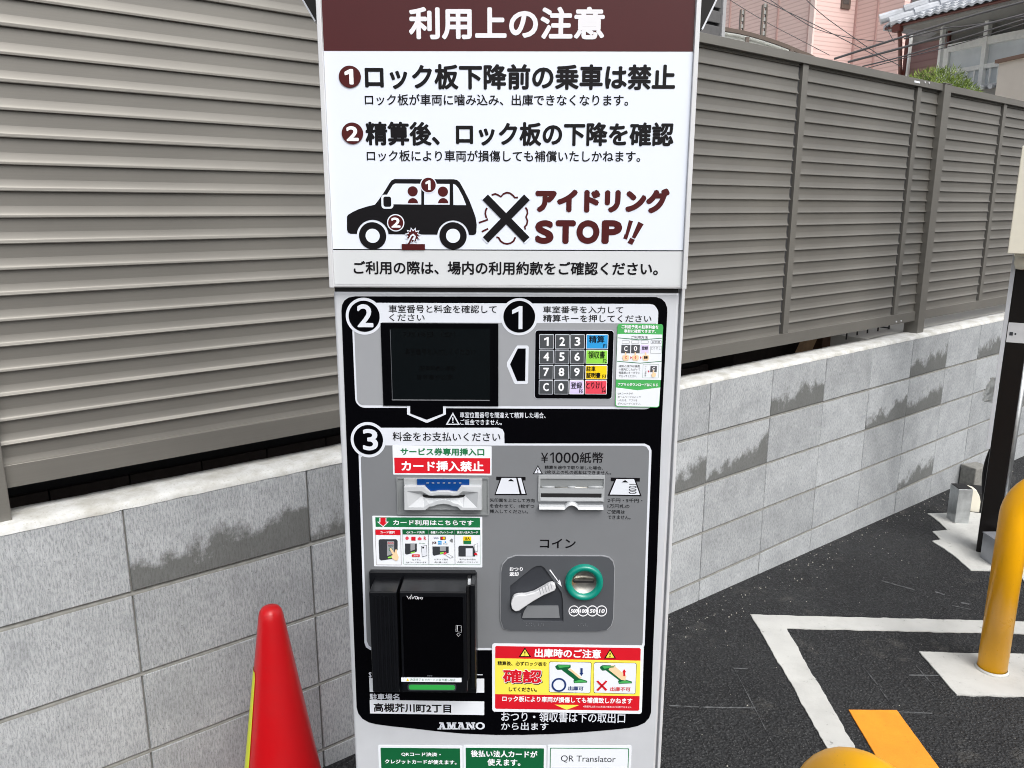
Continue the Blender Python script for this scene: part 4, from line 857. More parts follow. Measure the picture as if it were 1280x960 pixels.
rbox('logo_picture', ZQ, 628, 392, 756, 512, wk, M['key_yellow'], cs); rbox('logo_picture', ZQ, 632, 458, 754, 512, wk + .0002, M['green'], cs); text('法人', ZQ, 650, 402, 735, 450, wk + .0002, M['black_ink'], cs, bold=.02)
poly('reader_picture', [(552, 560), (570, 540), (790, 540), (818, 640), (818, 712), (552, 712)], ZQ, wk, tp, cs); poly('reader_face', [(668, 582), (778, 582), (778, 712), (668, 712)], ZQ, wk + .0002, M['bar'], cs)
poly('card_outline', [(800, 525), (862, 502), (862, 628), (822, 645)], ZQ, wk + .0003, M['coin_panel'], cs); poly('card_picture', [(806, 528), (857, 508), (857, 624), (825, 638)], ZQ, wk + .0004, M['sticker'], cs); poly('arrow_picture', [(800, 670), (832, 645), (860, 690), (815, 690)], ZQ, wk + .0006, M['red'], cs)
text('矢印がある面を', ZQ, 568, 745, 830, 772, wk, M['black_ink'], cs); text('内側にしてスライド', ZQ, 538, 790, 862, 818, wk, M['black_ink'], cs)
# pictos and small print of the lower field
def picto(card, stripe, bar, tri):
    poly('slot_picture', bar, Z6, W3 + .0003, M['black_ink']); poly('note_outline', card[0], Z6, W3 + .0005, M['black_ink']); poly('note_picture', card[1], Z6, W3 + .0007, M['bar']); poly('note_arrow', tri, Z6, W3 + .0009, M['black_ink'])
    if stripe: poly('note_stripe', stripe, Z6, W3 + .0009, M['black_ink'])
picto(([(142, 316), (292, 316), (327, 438), (101, 438)], [(150, 320), (286, 320), (316, 430), (110, 430)]), [(252, 320), (262, 320), (290, 430), (276, 430)], [(113, 311), (317, 313), (317, 337), (113, 335)], [(193, 342), (216, 326), (238, 343)])
picto(([(940, 324), (1080, 324), (1124, 446), (890, 442)], [(948, 328), (1072, 328), (1112, 438), (903, 435)]), None, [(910, 317), (1112, 320), (1112, 345), (910, 342)], [(986, 350), (1010, 334), (1032, 351)])
text('1000', Z6, 1035, 362, 1090, 430, W3 + .0009, M['black_ink'], turn=270)
for tx, x0, y0, x1, y1 in (('矢印面を上にして方向', 68, 462, 380, 488), ('を合わせて、1枚ずつ', 68, 502, 378, 528), ('挿入してください。', 68, 540, 335, 566), ('2千円・5千円・', 888, 462, 1130, 490), ('1万円札の', 888, 502, 1040, 529), ('ご使用は', 886, 542, 1008, 569), ('できません。', 888, 580, 1048, 607),
                           ('精算を途中で取り消した場合、', 450, 235, 855, 260), ('2枚以上の札の返却はできません。', 450, 268, 912, 294)): text(tx, Z6, x0, y0, x1, y1, W3 + .0003, M['black_ink'], rot=.4, bold=.01)
text('¥', Z6, 425, 144, 474, 214, W3 + .0003, M['black_ink']); poly('lettering', [(486, 158), (506, 142), (514, 142), (514, 215), (505, 215), (505, 154), (486, 166)], Z6, W3 + .0003, M['black_ink']); text('000', Z6, 525, 142, 688, 215, W3 + .0003, M['black_ink'], bold=.004); text('紙幣', Z6, 694, 140, 858, 217, W3 + .0003, M['black_ink'], bold=.012)
warn(Z6, 367, 230, 438, 293, W3 + .0003, M['black_ink'], M['bar'], M['black_ink']); text('コイン', Z6, 417, 742, 666, 808, W3 + .0003, M['black_ink'], bold=.02)
# bill slot
bo = rect(ZU, 150, 45, 1112, 425, W4); bi = rect(ZU, 178, 92, 1096, 300, W4)
ring_prism('bill_slot_frame', rr_pts(*bo, .0008, n=2), rr_pts(*bi, .0004, n=2), W3 - .002, W4 + .002, M['slot_grey'])
rbox('bill_recess', ZU, 170, 85, 1100, 240, W3 + .0004, M['slot_mid'], th=0)
A_, B_ = rect(ZU, 165, 215, 1105, 222, W4); MB().tube([(A_[0], -W4 - .001, A_[1] - .0005), (B_[0], -W4 - .001, A_[1] - .0005)], .0009, 10).obj('bill_roller', M['steel'], mroot, smooth=True)
for x0, x1 in ((200, 385), (575, 690), (870, 1085)):
    A_, B_ = rect(ZU, x0, 215, x1, 222, W4); MB().tube([(A_[0], -W4 - .001, A_[1] - .0002), (B_[0], -W4 - .001, A_[1] - .0002)], .0016, 12).obj('roller_sleeve', M['slot_grey'], mroot, smooth=True)
rbox('bill_lip', ZU, 172, 238, 1102, 425, W4 + .0024, M['slot_grey'], th=.003); rbox('bill_mouth', ZU, 188, 312, 1070, 372, W4 + .0026, M['gap_black']); 
rbox('bill_lip', ZU, 180, 374, 1090, 420, W4 + .0034, M['slot_white'], th=.003)
x0, z0_ = ML(*ZU(162, 515), W4 + .004); x1, _ = ML(*ZU(1095, 515), W4 + .004); xa, _ = ML(*ZU(535, 500), W4); xb, _ = ML(*ZU(725, 500), W4)
arc = [(x0, z0_), (xa - .0005, z0_)] + [(xa + (xb - xa) * t, z0_ + .0062 * math.sin(math.pi * t) ** .7) for t in (.1, .2, .3, .4, .5, .6, .7, .8, .9)] + [(xb + .0005, z0_), (x1, z0_)]
m = MB(); hh = .0028
for i, (x, z) in enumerate(arc):
    m.v += [(x, -W4, z + hh), (x, -W4 - .006, z + hh * .6), (x, -W4 - .008, z - hh * .5), (x, -W4 - .004, z - hh), (x, -W4, z - hh)]
    if i: o = 5 * i; m.f += [(o - 5 + j, o + j, o + j + 1, o - 4 + j) for j in range(4)]
m.f += [(0, 1, 2, 3, 4), tuple(len(m.v) - 5 + j for j in (4, 3, 2, 1, 0))]
bt = m.obj('bill_tray', M['slot_white'], mroot)
# coin panel
cpl = [ML(*Z8(*p), W4) for p in ((145, 520), (150, 190), (160, 140), (195, 100), (250, 80), (850, 82), (895, 92), (922, 118), (933, 160), (925, 510), (910, 560), (880, 590), (820, 599), (210, 594), (165, 580))]
RC = [(210, 285), (365, 160), (395, 146), (425, 146), (448, 160), (540, 290), (566, 330), (576, 380), (580, 535), (305, 530), (288, 518), (283, 500), (284, 478), (250, 478), (222, 462), (210, 435)]
rcl = [ML(*Z8(*p), W4) for p in RC]
hole = [ML(*Z8(725 + 88 * math.cos(k * math.pi / 16), 268 + 80 * math.sin(k * math.pi / 16)), W4) for k in range(32)]
plate('coin_panel', [cpl, rcl, hole], W4 + .0025, .003, M['coin_panel'])
rim = [(p.x, p.y) for p in cpl]; c0_ = Vector((sum(p.x for p in cpl) / len(cpl), sum(p.y for p in cpl) / len(cpl)))
plate('coin_panel_rim', [[c0_ + (p - c0_) * 1.016 for p in cpl], [c0_ + (p - c0_) * .992 for p in cpl]], W4 + .0012, .0015, M['light_panel'])  # raised rim in a pale colour that stands for its edge highlight
rcc = Vector((sum(p.x for p in rcl) / len(rcl), sum(p.y for p in rcl) / len(rcl)))
plate('coin_recess', [[rcc + (p - rcc) * 1.06 for p in rcl]], W3 + .0004, 0, M['coin_recess'])
poly('coin_tray', [(330, 430), (545, 430), (555, 515), (292, 515), (305, 470)], Z8, W3 + .0018, M['grey_panel'], th=.001)
# lever
LV = [(222, 385), (235, 362), (262, 352), (320, 350), (375, 335), (430, 305), (480, 275), (505, 270), (522, 280), (528, 305), (518, 322), (440, 355), (370, 395), (310, 435), (275, 460), (245, 466), (222, 448), (215, 415)]
lv = plate('return_lever', [[ML(*Z8(*p), W4 + .007) for p in LV]], W4 + .009, .007, M['lever_white']); md = lv.modifiers.new('bevel', 'BEVEL'); md.width = .0014; md.segments = 3; md.limit_method = 'ANGLE'
for i in range(5): x = 415 + i * 20; rbox('lever_ridge', Z8, x, 300 - i * 6, x + 4, 352 - i * 9, W4 + .0093, M['light_panel'], th=.0004, rot=-14)
text('おつり', Z8, 205, 160, 298, 188, W4 + .0028, M['white_ink'], bold=.03, res=2); text('返却', Z8, 205, 195, 268, 224, W4 + .0028, M['white_ink'], bold=.03, res=2)
poly('lever_arrow', [(482, 181), (490, 178), (552, 266), (551, 250), (556, 249), (569, 299), (537, 268), (548, 270)], Z8, W4 + .0028, M['white_ink'])
# coin inlet ring (lathe turned to face outwards)
ci = ML(*Z8(725, 270), W4 + .006); pr = ML(*Z8(725 + 134, 270), W4 + .006).x - ci.x
m = MB(); m.lathe([(pr * .62, -.004), (pr * .64, .002), (pr * .70, .0045), (pr * .80, .0062), (pr * .92, .0060), (pr * .98, .004), (pr, -.002)], 64)
m.v = [(x + ci.x, -W4 - .0035 - z, y + ci.y) for x, y, z in m.v]; m.obj('coin_ring', M['ring_green'], mroot, smooth=True)
m = MB(); m.lathe([(.0001, -.003), (pr * .3, -.0025), (pr * .5, -.0012), (pr * .66, .001)], 48); m.v = [(x + ci.x, -W4 - .0035 - z, y + ci.y) for x, y, z in m.v]; m.obj('coin_cup', M['steel'], mroot, smooth=True)
rbox('coin_slot', Z8, 652, 258, 792, 270, W4 + .0042, M['gap_black'], th=.0005)
rbox('coin_guide', Z8, 660, 250, 785, 257, W4 + .0044, M['steel'], th=.0005)
for i, tx in enumerate(('500', '100', '50', '10')):
    x = 654 + i * 64; disc('coin_mark', Z8, x, 466, 38, W4 + .0028 + i * .00005, M['white_ink'], inner=32, n=32); hw = 25 if len(tx) == 3 else 20
    text(tx, Z8, x - hw, 452, x + hw, 480, W4 + .003, M['white_ink'], bold=.05, shear=.15, res=2)
for cx_, pat in ((322, '1101101110010011011011'), (685, '011010011101')):
    for i, q in enumerate(pat):
        if q == '1': x = cx_ + (i // 2) * 12; y = 552 + (i % 2) * 14 + (i % 3) * 3; disc('braille_dot', Z8, x, y, 2.2, W4 + .0031, M['grey_panel'], th=.0006, n=8)
# --- card terminal
TP = .056
TX = lambda x, y: ML(x, y, TP)
def tblock(name, xa, xb, ya_b, ya_f, yb, mat, prot=TP, bev=.0015):
    """block standing out of the panel: xa,xb front pixel columns near the middle, ya_b top back row, ya_f top front row, yb bottom row"""
    ym = (ya_f + yb) / 2; x0 = ML(xa, ym, prot).x; x1 = ML(xb, ym, prot).x; xm = (xa + xb) / 2; zf = ML(xm, ya_f, prot).y; zb_ = ML(xm, ya_b, .004).y; z0 = ML(xm, yb, prot).y
    return MB().hexa([(x0, -prot, z0), (x1, -prot, z0), (x1, -.001, z0), (x0, -.001, z0), (x0, -prot, zf), (x1, -prot, zf), (x1, -.001, zb_), (x0, -.001, zb_)]).obj(name, mat, mroot, bevel=bev)
tblock('terminal_backplate', 464, 595, 713, 715, 866, M['terminal'], .012)
tblock('reader_module', 463.5, 497.5, 719, 740, 865.5, M['terminal'], TP)
for i in range(5):
    xx = 471 + i * 5.2; p = rect(I_, xx, 745, xx + 2.2, 862, TP); plate('module_rib', [rr_pts(*p, .0008, n=3)], TP + .0018, .002, M['terminal'])
tb = tblock('terminal_body', 501, 583.5, 717, 740, 865.5, M['terminal'], TP)
x0 = TX(583.5, 800).x; x1 = TX(594.5, 800).x; zf = TX(590, 728).y; zb_ = ML(590, 714, .004).y; z0 = TX(590, 863).y
tblock('card_slot_wing', 588, 594.5, 716, 731, 862, M['terminal'], TP * .92)
MB().box(x0 - .001, x0 + .0035, -TP + .012, -.001, z0 + .01, zf - .012).obj('card_slot', M['gap_black'], mroot)
p = TX(586, 729); MB().box(p.x - .0015, p.x + .002, -TP + .002, -TP + .012, p.y - .003, p.y + .0005).obj('card_tab', M['slot_white'], mroot)
rbox('terminal_window', I_, 504, 746, 579, 846, TP + .0006, M['terminal_face'], th=.0006, r=.002)
wt = TP + .0009
# brand lettering on the terminal, drawn as strokes
def stroke(name, pts, tf, w, wd, mat, par=mroot, closed=False):
    q = [ML(*tf(*p), w) for p in pts]; m = MB(); n = len(q)
    for i, p in enumerate(q):
        a = q[(i - 1) % n] if (closed or i) else p; b = q[(i + 1) % n] if (closed or i < n - 1) else p; d = (b - a).normalized(); nn = Vector((-d.y, d.x)) * wd / 2
        m.v += [(p.x + nn.x, -w, p.y + nn.y), (p.x - nn.x, -w, p.y - nn.y)]
    for i in range(n if closed else n - 1): j = (i + 1) % n; m.f.append((2 * i, 2 * i + 1, 2 * j + 1, 2 * j))
    me = bpy.data.meshes.new(name); me.from_pydata(m.v, [], m.f); me.materials.append(mat); me.update(); return link(name, me, par)
ZV = zoomer(440, 690, 5.3333)
for pts in ([(364, 292), (370, 298), (378, 314), (388, 298), (393, 295)], [(393, 300), (391, 315)], [(399, 296), (405, 314), (415, 298), (420, 294)]): stroke('lettering', pts, ZV, wt, .0006, M['white_ink'], tb)
stroke('lettering', [(429 + 9 * math.cos(k * .5236), 305 + 9 * math.sin(k * .5236)) for k in range(12)], ZV, wt, .0006, M['white_ink'], tb, True); disc('lettering', ZV, 395, 288, 3, wt, M['white_ink'], tb, n=8)
text('pay', ZV, 440, 300, 474, 320, wt, M['white_ink'], tb)
stroke('card_mark', [(694, 488), (728, 492), (728, 536), (692, 530)], ZV, wt, .0004, M['white_ink'], tb, True); stroke('card_mark', [(703, 490), (701, 528)], ZV, wt, .0006, M['white_ink'], tb); stroke('card_mark', [(698, 550), (710, 540), (722, 552), (710, 563)], ZV, wt, .0004, M['white_ink'], tb, True)
wl = rbox('warning_label', ZD, 482, 48, 990, 84, wt, M['sticker'], tb, r=.0004); poly('label_mark', [(524, 76), (536, 54), (548, 76)], ZD, wt + .0002, M['key_yellow'], tb); text('決済終了までカードの抜き差し禁止', ZD, 555, 55, 940, 77, wt + .0002, M['green'], tb)
text('▼▼▼', ZD, 700, 28, 745, 42, wt, M['coin_panel'], tb)
rbox('lit_bar_rim', ZD, 535, 102, 945, 158, wt, M['coin_recess'], r=.0036, th=.0012); rbox('lit_bar', ZD, 546, 110, 934, 150, wt + .0004, M['led_green'], r=.0029, th=.001)
# printed fields partly hidden behind the terminal
rbox('paper_field', ZD, 214, 52, 300, 168, W2, M['sticker']); rbox('paper_field', ZD, 1070, 56, 1181, 174, W2, M['sticker'], r=.0006); rbox('paper_field', ZD, 440, 128, 480, 168, W2, M['sticker']); rbox('printed_line', ZD, 1110, 20, 1168, 27, W2, M['bar']); text('S', ZD, 208, 0, 232, 48, W2, M['bar'], bold=.05)
text('駐車場名', ZD, 216, 182, 466, 235, W2, M['bar'], bold=.02)
nl = rbox('name_plate', ZD, 218, 242, 1181, 356, W2 + .0004, M['sticker'], r=.0008, rot=.4); text('高槻芥川町2丁目', ZD, 250, 266, 902, 340, W2 + .0007, M['black_ink'], nl, bold=.03, rot=.4)
# maker's slab serif lettering built from strokes
def slab(ch, x0, x1, y0, y1):
    w_ = W2; S_ = lambda pts: poly('lettering', pts, ZD, w_, M['bar']); h = y1 - y0; wd = x1 - x0; t = wd * .2; s_ = h * .17
    if ch == 'A':
        S_([(x0 + wd * .12, y1), (x0 + wd * .42, y0), (x0 + wd * .66, y0), (x0 + wd * .92, y1), (x0 + wd * .66, y1), (x0 + wd * .48, y0 + h * .3), (x0 + wd * .3, y1)]); S_([(x0 + wd * .3, y0 + h * .58), (x0 + wd * .7, y0 + h * .58), (x0 + wd * .73, y0 + h * .72), (x0 + wd * .27, y0 + h * .72)])
        S_([(x0, y1 - s_), (x0 + wd * .42, y1 - s_), (x0 + wd * .42, y1), (x0, y1)]); S_([(x0 + wd * .56, y1 - s_), (x1, y1 - s_), (x1, y1), (x0 + wd * .56, y1)]); S_([(x0 + wd * .2, y0), (x0 + wd * .6, y0), (x0 + wd * .6, y0 + s_), (x0 + wd * .2, y0 + s_)])
    if ch in 'MN':
        S_([(x0 + wd * .1, y0), (x0 + wd * .28, y0), (x0 + wd * .28, y1), (x0 + wd * .1, y1)]); S_([(x1 - wd * .28, y0), (x1 - wd * .1, y0), (x1 - wd * .1, y1), (x1 - wd * .28, y1)])
        if ch == 'M': S_([(x0 + wd * .1, y0), (x0 + wd * .36, y0), (x0 + wd * .5, y0 + h * .5), (x1 - wd * .36, y0), (x1 - wd * .1, y0), (x0 + wd * .56, y1 - h * .05), (x0 + wd * .44, y1 - h * .05)])
        else: S_([(x0 + wd * .1, y0), (x0 + wd * .38, y0), (x1 - wd * .1, y1), (x1 - wd * .36, y1)])
        for a, b in ((0, .4), (.6, 1)): S_([(x0 + wd * a, y1 - s_), (x0 + wd * b, y1 - s_), (x0 + wd * b, y1), (x0 + wd * a, y1)]); S_([(x0 + wd * a, y0), (x0 + wd * b, y0), (x0 + wd * b, y0 + s_), (x0 + wd * a, y0 + s_)])
    if ch == 'O': plate('lettering', [circ(ZD, (x0 + x1) / 2, (y0 + y1) / 2, wd / 2, h / 2, w_), circ(ZD, (x0 + x1) / 2, (y0 + y1) / 2, wd * .27, h * .33, w_)], w_, .0002, M['bar'])
for ch, a, b in (('A', 788, 862), ('M', 864, 946), ('A', 946, 1024), ('N', 1026, 1104), ('O', 1108, 1186)): slab(ch, a, b, 424, 484)
# --- exit warning sticker
ws = poly('exit_warning_sticker', [(84, 95), (88, 84), (100, 79), (1125, 94), (1136, 99), (1140, 112), (1126, 555), (1120, 566), (1108, 570), (100, 554), (89, 548), (85, 536)], Z9, W4 + .0003, M['sticker'], th=.0004)
wa = W4 + .0005
poly('red_field', [(106, 106), (112, 98), (1110, 112), (1118, 120), (1108, 540), (1100, 548), (112, 534), (105, 526)], Z9, wa, M['red'], ws); poly('yellow_field', [(105, 183), (1116, 200), (1111, 446), (105, 432)], Z9, wa + .0002, M['yellow'], ws)
for x0, y0, x1, y1 in ((270, 108, 355, 173), (864, 118, 946, 184)):
    warn(Z9, x0, y0, x1, y1, wa + .0003, M['black_ink'], M['yellow'], M['black_ink'], ws)
text('出庫時のご注意', Z9, 380, 118, 842, 180, wa + .0004, M['white_ink'], ws, bold=.032, rot=.7)
text('精算後、必ずロック板を', Z9, 122, 205, 464, 235, wa + .0004, M['black_ink'], ws, bold=.02, rot=.7)
text('確認', Z9, 160, 262, 438, 366, wa + .0004, M['black_ink'], ws, bold=.055, rot=.7); text('確認', Z9, 154, 256, 433, 361, wa + .0006, M['white_ink'], ws, bold=.055, rot=.7); text('確認', Z9, 158, 260, 429, 357, wa + .0008, M['red'], ws, bold=.035, rot=.7)
text('してください。', Z9, 200, 385, 396, 415, wa + .0004, M['black_ink'], ws, bold=.04, rot=.7)
text('ロック板により車両が損傷しても補償致しかねます', Z9, 155, 452, 1060, 492, wa + .0004, M['white_ink'], ws, bold=.025, rot=.75)
text('※路面地上高15cm未満の車両はご利用できません', Z9, 716, 514, 1056, 528, wa + .0004, M['white_ink'], ws, rot=.6); poly('yellow_triangle', [(520, 506), (690, 509), (603, 541)], Z9, wa + .0004, M['yellow'], ws)
for i, (x0, x1) in enumerate(((480, 776), (791, 1090))):
    dy = i * 5; dx = x0 - 480
    poly('card_line', [(x0, 215 + dy), (x0 + 10, 206 + dy), (x1 - 10, 210 + dy), (x1, 218 + dy), (x1 - 8, 420 + dy), (x1 - 16, 427 + dy), (x0 + 8, 420 + dy), (x0, 412 + dy)], Z9, wa + .0004, M['black_ink'], ws)
    poly('card_field', [(x0 + 2, 217 + dy), (x0 + 12, 209 + dy), (x1 - 12, 213 + dy), (x1 - 3, 220 + dy), (x1 - 10, 418 + dy), (x1 - 18, 424 + dy), (x0 + 10, 417 + dy), (x0 + 3, 410 + dy)], Z9, wa + .0006, M['sticker'], ws)
    S_ = lambda pts, mt, k=0: poly('plate_picture', [(x + dx, y + dy) for x, y in pts], Z9, wa + .0008 + k * .0002, M[mt], ws)
    S_([(524, 238), (540, 226), (630, 228), (632, 244), (612, 262), (700, 326), (745, 340), (745, 352), (655, 356), (650, 340), (655, 330), (565, 262), (540, 264), (526, 250)], 'dark_green')
    S_([(540, 232), (625, 233), (618, 242), (552, 250)], 'leaf_green', 1); S_([(655, 345), (700, 332), (740, 345), (738, 350), (660, 352)], 'leaf_green', 1)
    if i == 0: S_([(612, 256), (632, 256), (708, 318), (690, 324)], 'skin_ink', 1); S_([(699, 252), (714, 252), (714, 285), (720, 285), (706, 306), (692, 285), (699, 285)], 'navy', 1)
    else: S_([(584, 258), (600, 228), (618, 226), (708, 300), (700, 332), (672, 328)], 'skin_ink', 1); S_([(686, 302), (686, 275), (679, 275), (693, 254), (706, 275), (699, 275), (699, 302)], 'red', 2)
plate('circle_mark', [circ(Z9, 549, 365, 51, 48, wa), circ(Z9, 549, 365, 39, 37, wa)], wa + .0012, .0002, M['navy'], ws)
for pts in ([(810, 345), (822, 338), (886, 402), (874, 410)], [(876, 337), (886, 345), (822, 411), (809, 404)]): poly('cross_mark', pts, Z9, wa + .0012, M['red'], ws)
text('出庫可', Z9, 614, 377, 720, 407, wa + .0012, M['navy'], ws, bold=.02, rot=.6); text('出庫不可', Z9, 907, 383, 1047, 412, wa + .0012, M['red'], ws, bold=.015, rot=.6)
text('おつり・領収書は下の取出口', I_, 626.5, 890.5, 781.5, 902.8, W2, M['bar'], bold=.012, rot=.5); text('から出ます', I_, 626.5, 903, 685.5, 912.6, W2, M['bar'], bold=.012)
# --- stickers along the bottom of the picture (they continue below the frame)
def low(x0, x1, fieldmat, inset, label_w=.0008, tag_='green_sticker'):
    s_ = rbox(tag_, I_, x0, 932, x1, 1010, .0006, M['sticker'], r=.002, th=.0005); f = rbox('field', I_, x0 + 3, 935.2, x1 - 3, 1006, .0008, M[fieldmat], s_, r=.0016 if inset else .0005); return s_
g1 = low(474, 578.5, 'dark_green', 0); g2 = low(579.5, 682.5, 'dark_green', 0); g3 = low(684, 788, 'green', 1, tag_='translator_sticker'); rbox('inner_field', I_, 688, 936.2, 784, 1004, .001, M['sticker'], g3, r=.0012)
text('QRコード決済・', ZD, 482, 676, 815, 712, .001, M['white_ink'], g1, bold=.03, rot=.4); text('クレジットカードが使えます。', ZD, 345, 738, 948, 776, .001, M['white_ink'], g1, bold=.03, rot=.4)
text('後払い法人カードが', I_, 588.5, 938.2, 671.8, 946.8, .001, M['white_ink'], g2, bold=.03, rot=.4); text('使えます。', I_, 609.2, 948.6, 650.6, 957.4, .001, M['white_ink'], g2, bold=.03, rot=.4)
text('お支払いはこちら', I_, 488, 962, 566, 972, .001, M['white_ink'], g1, bold=.04)
text('QR Translator', ZE, 433, 238, 798, 286, .0012, M['coin_recess'], g3, bold=.0, rot=.5)
rbox('pale_band', I_, 690, 959, 783, 985, .0012, M['bar'], g3)
# --- notice board
WS = .012
sx0 = ML(409.2, 290, WS).x; sx1 = ML(861, 290, WS).x; szb = ML(634, 360.3, WS).y; szt = ML(634, -75, WS).y
nb = MB().box(sx0, sx1, -WS, .045, szb, szt).obj('notice_board', M['alu'], mroot, bevel=.002)
MB().box(xl + .002, xr - .002, -.0005, .05, zt - .001, szb + .001).obj('gap_shade_strip', M['gap_black'], mroot)  # black strip standing for the shadow between door and notice board
F1 = WS + .0003; x0i, x1i = sx0 + .0062, sx1 - .0062
zstrip = ML(634, 313.2, F1).y; zhead = ML(634, 64.6, F1).y
plate('sign_sheet', [rr_pts((x0i, zhead), (x1i, zstrip), 0)], F1, .0002, M['sign_white']); plate('sign_footer', [rr_pts((x0i, zstrip), (x1i, szb + .004), 0)], F1, .0002, M['sign_strip'])
plate('sign_header', [rr_pts((x0i, szt - .006), (x1i, zhead + .0006), 0)], F1, .0002, M['maroon']); plate('sign_line', [rr_pts((x0i, zstrip + .0012), (x1i, zstrip), 0)], F1 + .0002, .0001, M['black_ink'])
for xa, xb in ((sx0, sx0 + .0058), (sx1 - .0058, sx1)): MB().box(xa, xb, -WS - .004, -WS + .002, szb, szt).obj('sign_rail', M['alu'], mroot, bevel=.0008)
F2 = F1 + .0004
text('利用上の注意', ZA, 322, 20, 925, 122, F2, M['title'], bold=.034)
def badge(tf, x, y, r, ch, box, ring=0):
    if ring: disc('badge_ring', tf, x, y, ring, F2 + .0006, M['sign_white'])
    b_ = disc('badge', tf, x, y, r, F2 + .0008, M['maroon_ink']); text(ch, tf, *box, F2 + .001, M['white_ink'], b_, bold=.05)
badge(ZA, 141, 236, 34, '1', (125, 212, 152, 260)); badge(ZA, 149, 410, 33, '2', (130, 388, 168, 434))
text('ロック板下降前の乗車は禁止', ZA, 187, 197, 1143, 276, F2, M['black_ink'], bold=.034); text('ロック板が車両に噛み込み、出庫できなくなります。', ZA, 187, 290, 998, 325, F2, M['black_ink'], bold=.015)
text('精算後、ロック板の下降を確認', ZA, 189, 375, 1138, 449, F2, M['black_ink'], bold=.034); text('ロック板により車両が損傷しても補償いたしかねます。', I_, 458.4, 188, 800.5, 202.2, F2, M['black_ink'], bold=.015)
text('ご利用の際は、場内の利用約款をご確認ください。', ZB, 112, 338, 1127, 383, F2, M['black_ink'], bold=.025)
text('アイドリング', ZS, 62, 68, 1192, 280, F2, M['maroon_ink'], bold=.07); 
for ch, xa, xb in (('S', 60, 216), ('T', 232, 402), ('O', 408, 602), ('P', 620, 792)): text(ch, ZS, xa, 338, xb, 538, F2, M['maroon_ink'], bold=.075, res=6)
for pts in ([(850, 338), (884, 346), (846, 466), (820, 458)], [(814, 456), (846, 466), (834, 502), (802, 492)], [(930, 350), (974, 372), (902, 494), (874, 482)], [(862, 486), (900, 504), (878, 547), (838, 528)]): poly('exclamation_mark', pts, ZS, F2, M['maroon_ink'])
# car picture
def arcp(cx, cy, r, a0, a1, n=14): return [(cx + r * math.cos(R(a0 + (a1 - a0) * k / n)), cy + r * math.sin(R(a0 + (a1 - a0) * k / n))) for k in range(n + 1)]
body = [(62, 432), (72, 416), (110, 392), (160, 368), (230, 345), (310, 326), (335, 295), (385, 225), (440, 135), (458, 110), (485, 98), (1010, 100), (1040, 106), (1065, 128), (1105, 200), (1150, 290), (1185, 380), (1205, 440), (1215, 500), (1212, 570), (1205, 588), (1185, 596), (1142, 594)] + arcp(1005, 606, 141, -5, -175) + [(862, 592), (432, 588)] + arcp(290, 602, 142, -6, -174) + [(148, 586), (92, 584), (70, 572), (62, 545)]
car = poly('car_picture', body, ZC, F2, M['black_ink'])
for pts in ([(420, 232), (470, 150), (490, 138), (722, 140), (722, 325), (470, 322), (430, 300)], [(748, 140), (975, 142), (975, 326), (748, 326)], [(1005, 142), (1025, 148), (1050, 175), (1090, 250), (1122, 330), (1008, 329)]): poly('window_picture', pts, ZC, F2 + .0002, M['sign_white'], car)
for x in (290, 1005):
    disc('wheel_picture', ZC, x, 603, 121, F2 + .0002, M['black_ink'], car); disc('hub_picture', ZC, x, 603, 63, F2 + .0004, M['sign_white'], car)
plate('mirror_outline', [rr_pts(*rect(ZC, 368, 237, 474, 362, F2), .004)], F2 + .0004, .0001, M['sign_white'], car); plate('mirror_picture', [rr_pts(*rect(ZC, 387, 254, 455, 344, F2), .0025)], F2 + .0006, .0001, M['black_ink'], car)
for x in (646, 915): disc('head_picture', ZC, x, 207 if x < 700 else 210, 45, F2 + .0005, M['maroon_ink'], car); poly('shoulder_picture', arcp(x + 2, 312, 45, 180, 360), ZC, F2 + .0005, M['maroon_ink'], car)
badge(ZC, 786, 151, 65, '1', (760, 110, 805, 196), 74); badge(ZC, 495, 487, 67, '2', (455, 440, 537, 530), 77)
st_o = []
for k in range(22): a = math.pi * 2 * k / 22 - .1; r_ = 70 if k % 2 == 0 else 46; st_o.append((648 + r_ * math.cos(a), 600 + r_ * math.sin(a)))
burst = poly('burst_outline', [(648 + (x - 648) * 1.06, 600 + (y - 600) * 1.06) for x, y in st_o], ZC, F2 + .0006, M['sign_white']); poly('burst_outline', st_o[:0] + [(648 + (x - 648) * .86, 602 + (y - 600) * .86) for x, y in st_o], ZC, F2 + .0008, M['maroon_ink'], burst)
stroke('hook_picture', [(604, 672), (640, 606), (652, 598), (660, 606), (650, 640)], ZC, F2 + .0012, .0042, M['sign_white'], burst); stroke('hook_picture', [(608, 680), (642, 614), (652, 606)], ZC, F2 + .0014, .0022, M['maroon_ink'], burst)
rbox('block_picture', ZC, 549, 676, 755, 728, F2 + .001, M['maroon_ink'], burst)
